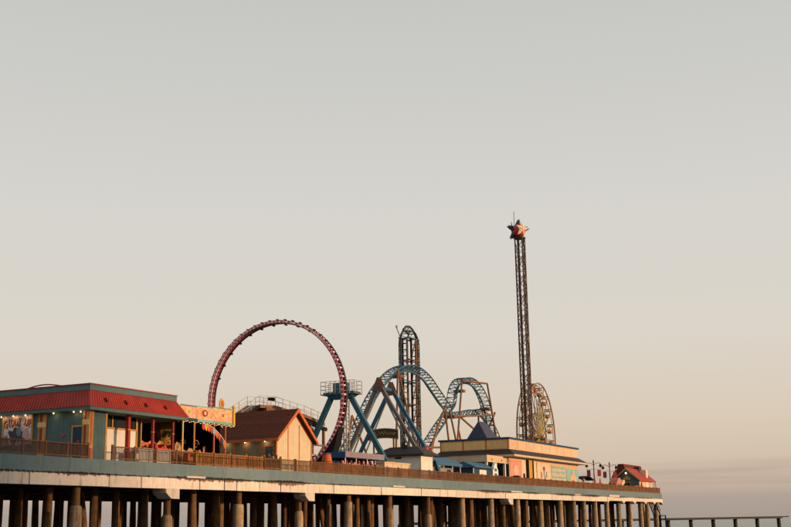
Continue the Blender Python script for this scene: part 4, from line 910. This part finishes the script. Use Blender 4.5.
# ------------------------------------------------------------------ street lamps with red banners
def lamp_post(x, y, label):
    o = thing('street_lamp', (x,y,K), label, 'street lamp', 'street lamps with red banners')
    MB().lathe((x,y,K),[(0.22,0),(0.20,0.5),(0.10,0.6),(0.075,4.7),(0.05,4.75)],10).build('post', M_dark, o, True)
    MB().lathe((x,y,K+4.7),[(0.10,0),(0.14,0.1),(0.03,0.55)],10).build('finial', M_dark, o, True)
    for sg in (-1,1):
        dx, dy = sg*0.45*1.0, -sg*0.9*0.9
        MB().tube([(x+dx*t/8*1.25, y+dy*t/8*1.25, K+4.35+0.35*math.sin(math.pi*0.75*t/8)) for t in range(9)],0.045,6).build('arm', M_dark, o)
        l_ = MB().lathe((x+dx*1.25,y+dy*1.25,K+3.95),[(0.06,0),(0.22,0.12),(0.26,0.35),(0.12,0.52),(0.04,0.62)],10).build('lantern', M_dark, o, True)
        MB().ball((x+dx*1.25,y+dy*1.25,K+3.95),0.13).build('globe', M_white, l_, True)
        b_ = MB().box(-0.30,0.30,-0.015,0.015,0,1.05).build('banner', mat('banner_red',(0.34,0.05,0.035)) if sg > 0 else mat('banner_maroon',(0.10,0.018,0.02)), o)
        for v in b_.data.vertices: v.co += Vector(ORG[o.name])
        b_.location = Vector((x+dx*0.95,y+dy*0.95,K+2.5))-Vector(ORG[o.name]); b_.rotation_euler = (0,0,math.atan2(dy,dx))
        MB().bar((x,y,K+3.62),(x+dx*1.3,y+dy*1.3,K+3.62),0.04).build('banner_rod', M_dark, o)
lamp_post(131.6, 3.0, 'black double-armed street lamp with red banners nearer the tan hall')
lamp_post(141.1, 3.0, 'black double-armed street lamp with red banners nearer the red-roofed house')
# pale marquee with a dark curved awning, closed parasols, stalls
o = thing('marquee_tent', (126.5, 5, K), 'pale blue-white marquee tent beside the end of the tan hall', 'tent')
MB().frustum((124.6,131.6,4.4,8.0),8.7,(126.4,128.0,6.0,6.4),10.5).build('roof', mat('pale_canvas',(0.42,0.44,0.46)), o); MB().box(124.7,131.5,4.5,7.9,K,8.698).build('side_wall', mat('pale_canvas',(0.42,0.44,0.46)), o)
o = thing('curved_awning', (128, 3.4, K), 'black arched awning in front of the pale marquee', 'awning')
n = 12; arc = [(125.0+6.0*i/n, 8.35+0.75*math.sin(math.pi*(0.15+0.75*i/n))) for i in range(n+1)]
MB().prism(arc+[(x,z-0.16) for x,z in arc[::-1]],'y',2.9,4.2).build('canopy', M_black, o)
for x in (125.2,130.8): MB().bar((x,3.0,K),(x,3.0,8.5),0.08,n=8).build('pole', M_dark, o)
def parasol(x, y, mm, label):
    o = thing('closed_parasol', (x,y,K), label, 'parasol', 'closed parasols'); MB().bar((x,y,K),(x,y,8.9),0.07,n=8).build('pole', M_white, o)
    MB().lathe((x,y,K+0.9),[(0.20,0),(0.24,0.25),(0.12,0.9),(0.03,1.35)],8).build('canopy', mm, o); MB().lathe((x,y,K),[(0.3,0),(0.3,0.08),(0.06,0.14)],10).build('base', M_dark, o)
parasol(127.2,1.6,mat('salmon_canvas',(0.52,0.13,0.09)),'salmon closed parasol nearest the tan hall'); parasol(130.2,1.6,mat('salmon_canvas',(0.52,0.13,0.09)),'salmon closed parasol left of the first street lamp')
parasol(153.6,0.75,M_redbr,'bright red closed parasol against the teal gable wall')
o = thing('snack_cart', (139.6, 2.0, K), 'small round-roofed snack cart with red and teal panels by the second street lamp', 'cart')
n = 10; arc = [(138.2+4.0*i/n, 8.0+1.05*math.sin(math.pi*i/n)) for i in range(n+1)]
MB().prism(arc,'y',1.1,2.5).build('roof', mat('coral_paint',(0.50,0.16,0.10)), o); MB().box(138.3,142.1,1.2,2.4,K+0.3,8.0).build('body', M_aqua, o)
MB().box(139.4,140.8,1.14,1.2,7.9,8.5).build('hatch', M_tealtr, o); MB().box(141.2,142.3,1.0,1.2,7.2,8.4).build('side_panel', M_peach, o)
for x in (139.0,141.4): MB().bar((x,1.1,K+0.3),(x,1.2,K+0.3),0.6,n=14).build('wheel', M_black, o)
MB().prism([(142.6,7.9),(143.9,8.2),(144.0,8.7),(143.2,8.8),(142.5,8.5)],'y',1.2,2.3).build('sun_flap', M_cream, o)

def person(x, y, rz, shirt, trou, label, stride=0.12):
    V = {'pel':(0,0,0.95,.13),'wst':(0,0,1.08,.125),'chs':(0,0.01,1.30,.15),'nck':(0,0,1.47,.06),'hd0':(0,-0.02,1.56,.085),'hd1':(0,-0.02,1.68,.10),'hd2':(0,0,1.76,.06),
         'sl':(.17,0,1.40,.07),'el':(.25,0.04,1.13,.045),'wl':(.24,-0.06,0.90,.033),'hl':(.23,-0.10,0.80,.04),'sr':(-.17,0,1.40,.07),'er':(-.25,0.04,1.13,.045),'wr':(-.24,-0.08,0.90,.033),'hr':(-.23,-0.12,0.80,.04),
         'pl':(.09,0,0.90,.095),'kl':(.10,-stride,0.50,.06),'al':(.10,-stride*0.6,0.09,.045),'tl':(.11,-stride*0.6-0.16,0.04,.04),'prr':(-.09,0,0.90,.095),'kr':(-.10,stride*0.4,0.50,.06),'ar':(-.10,stride,0.09,.045),'tr':(-.11,stride-0.16,0.04,.04)}
    E_ = ['pel wst','wst chs','chs nck','nck hd0','hd0 hd1','hd1 hd2','chs sl','sl el','el wl','wl hl','chs sr','sr er','er wr','wr hr','pel pl','pl kl','kl al','al tl','pel prr','prr kr','kr ar','ar tr']
    ks = list(V); me = bpy.data.meshes.new('person'); me.from_pydata([V[k][:3] for k in ks], [tuple(ks.index(q) for q in e.split()) for e in E_], [])
    t = bpy.data.objects.new('tmp', me); col.objects.link(t); t.modifiers.new('s','SKIN'); sub = t.modifiers.new('d','SUBSURF'); sub.levels = 2
    for i, k in enumerate(ks):
        sv = me.skin_vertices[0].data[i]; sv.radius = (V[k][3], V[k][3]*(0.75 if k in ('chs','wst','pel') else 1)); sv.use_root = (k == 'pel')
    bpy.context.view_layer.update(); m2 = bpy.data.meshes.new_from_object(t.evaluated_get(bpy.context.evaluated_depsgraph_get())); bpy.data.objects.remove(t)
    m2.materials.clear()
    for mm in (shirt, trou, M_skin, M_hair): m2.materials.append(mm)
    for p in m2.polygons:
        c_ = p.center; p.use_smooth = True
        p.material_index = 2 if c_.z > 1.47 else 1 if c_.z < 0.98 and abs(c_.x) < 0.2 else 0
        if abs(c_.x) > 0.2 and c_.z < 1.15: p.material_index = 2
        if c_.z > 1.70 or (c_.z > 1.58 and c_.y > 0.02): p.material_index = 3
        if c_.z < 0.08: p.material_index = 3
    o = bpy.data.objects.new('person', m2); col.objects.link(o); o.location = (x,y,K); o.rotation_euler = (0,0,rz)
    tag(o, label, 'person', 'people on the boardwalk')
person(134.8, 1.3, 0.9, mat('black_shirt',(0.03,0.03,0.035)), mat('dark_trousers',(0.025,0.03,0.04)), 'person in dark clothes walking between the two street lamps, nearer the left lamp')
person(136.9, 1.0, -1.0, mat('red_shirt',(0.36,0.06,0.05)), mat('dark_trousers',(0.025,0.03,0.04)), 'person in a red top walking just left of the second street lamp')
person(29.4, 1.75, 2.4, mat('black_shirt',(0.03,0.03,0.035)), mat('dark_trousers',(0.025,0.03,0.04)), 'person in black standing behind the plank fence beside the cream house')

# ------------------------------------------------------------------ red-roofed house at the far end
hh = thing('red_roofed_house', (158, 4, K), 'small teal house with red roofs at the far end of the pier', 'house')
HX0, HX1, HY0, HY1 = 153.4, 163.2, 1.2, 5.4; hm = 3.4
MB().prism([(HY0,K),(HY1,K),(HY1,9.2),(hm,10.95),(HY0,9.2)],'x',HX0,HX1).build('wall', M_teal, hh)
MB().box(HX0+0.2,HX1-0.1,HY0-0.05,HY0-0.002,K,9.15).build('sunny_wall', M_peach, hh)
for sg in (-1,1):
    e = 0.55; yb = hm+sg*(2.1+e); zb = 10.95-(2.1+e)*0.83
    MB().prism([(hm,11.0),(yb,zb+0.05),(yb,zb+0.23),(hm,11.25)],'x',HX0-0.5,HX1+(1.4 if sg < 0 else 0.5)).build('roof_slope', mat('far_red_roof',(0.36,0.052,0.022),streak=0.3), hh)
    MB().prism([(hm,10.93),(yb,zb-0.02),(yb,zb+0.25),(hm,11.27)],'x',HX0-0.6,HX0-0.502).build('barge_board', M_ochre, hh)
# higher rear roof
MB().prism([(3.2,9.6),(6.6,9.6),(5.2,11.95),(4.2,11.95)],'x',154.6,167.0).build('rear_roof', mat('far_dark_red_roof',(0.13,0.022,0.02),streak=0.3), hh)
MB().box(156.0,164.4,5.42,6.4,K,9.6).build('rear_wall', M_teal, hh)
MB().box(154.5,167.1,4.1,5.3,11.95,12.05).build('ridge_cap', M_redtr, hh)
MB().box(160.2,161.6,1.5,2.6,9.6,11.05).build('dormer', M_cream, hh); MB().box(161.0,163.0,3.0,3.8,10.9,11.7).build('rear_dormer', M_charc, hh)
w_ = MB().box(HX0-0.05,HX0-0.001,2.7,4.0,7.6,8.7).build('window', M_ochre, hh); MB().box(HX0-0.07,HX0-0.05,2.85,3.3,7.7,8.6).build('pane', M_glass, w_); MB().box(HX0-0.07,HX0-0.05,3.4,3.85,7.7,8.6).build('pane', M_glass, w_)
MB().prism([(2.6,9.1),(4.1,9.1),(3.9,9.5),(3.35,9.8),(2.8,9.5)],'x',HX0-0.12,HX0-0.002).build('gable_sign', M_ochre, hh)
l_ = MB().ball((HX0-0.3,hm,10.3),0.16).build('gable_lamp', M_lampb, hh)
MB().bar((HX0,hm,10.35),(HX0-0.28,hm,10.35),0.05).build('bracket', M_dark, l_)
MB().box(158.4,159.7,1.10,1.149,K+0.02,8.9).build('door', M_white, hh); MB().box(161.2,162.4,1.10,1.149,K+0.02,8.9).build('door', M_peach, hh)
for x in (163.4,164.6): MB().box(x-0.08,x+0.08,0.75,0.91,K,8.9).build('porch_post', M_white, hh)
o = thing('wooden_counter', (151, 1.2, K), 'low ochre wooden counter in front of the teal gable wall', 'counter'); MB().box(149.6,153.0,1.0,1.7,K,7.85).build('body', M_ochre, o); MB().box(149.5,153.1,0.9,1.8,7.85,7.95).build('top', M_plank, o)

# ------------------------------------------------------------------ stairs at the pier end and the low jetty beyond
s = thing('steel_stair', (165.5, 1.0, 2.6), 'dark steel stair hanging from the end of the pier', 'stair')
SA, SB = Vector((161.2,0,4.95)), Vector((164.4,0,2.75))
for y in (0.3, 1.5):
    Y = Vector((0,y,0)); MB().bar(SA+Y, SB+Y, 0.16).build('stringer', M_black, s); MB().bar(SA+Y+Vector((0.25,0,0.9)), SB+Y+Vector((0.25,0,0.9)), 0.07).build('handrail', M_black, s)
for i in range(9):
    p = SA.lerp(SB, (i+0.5)/9); MB().box(p.x-0.14,p.x+0.14,0.36,1.44,p.z-0.03,p.z+0.03).build('tread', M_black, s)
for i in (2,5,8):
    for y in (0.3,1.5): p = SA.lerp(SB, i/9)+Vector((0,y,0)); MB().bar(p, p+Vector((0.25,0,0.9)), 0.07).build('baluster', M_black, s)
MB().box(164.2,168.6,0.2,1.6,2.55,2.72).build('landing', M_black, s)
for x, y in ((164.4,0.3),(168.4,0.3),(164.4,1.5),(168.4,1.5)): MB().bar((x,y,-1),(x,y,2.55),0.2).build('landing_post', M_black, s)
jt = thing('low_jetty', (190, 0, 0), 'low dark timber jetty on stout posts beyond the end of the pier', 'jetty')
A = Vector((142,44,0)); Bv = Vector((197.0,-16.6,0)); dj = (Bv-A).normalized(); sd = Vector((-dj.y,dj.x,0))
M_jet = mat('wet_dark_timber', (0.035,0.028,0.022), var=0.3)
ln = (Bv-A).length; np_ = 16
m = MB(); m.bar(A+Vector((0,0,2.05)), Bv+dj*1.5+Vector((0,0,2.05)), 2.2, 0.20); m.build('jetty_deck', M_jet, jt)
for sg in (-0.95,0.95): MB().bar(A+sd*sg+Vector((0,0,1.83)), Bv+sd*sg+Vector((0,0,1.83)),0.25,0.22).build('edge_beam', M_jet, jt)
for i in range(np_+1):
    p = A+dj*ln*i/np_
    MB().bar(p+sd*0.4+Vector((0,0,-1.5)), p+sd*0.4+Vector((0,0,1.88)), 0.8, n=10).build('post', M_jet, jt, True)
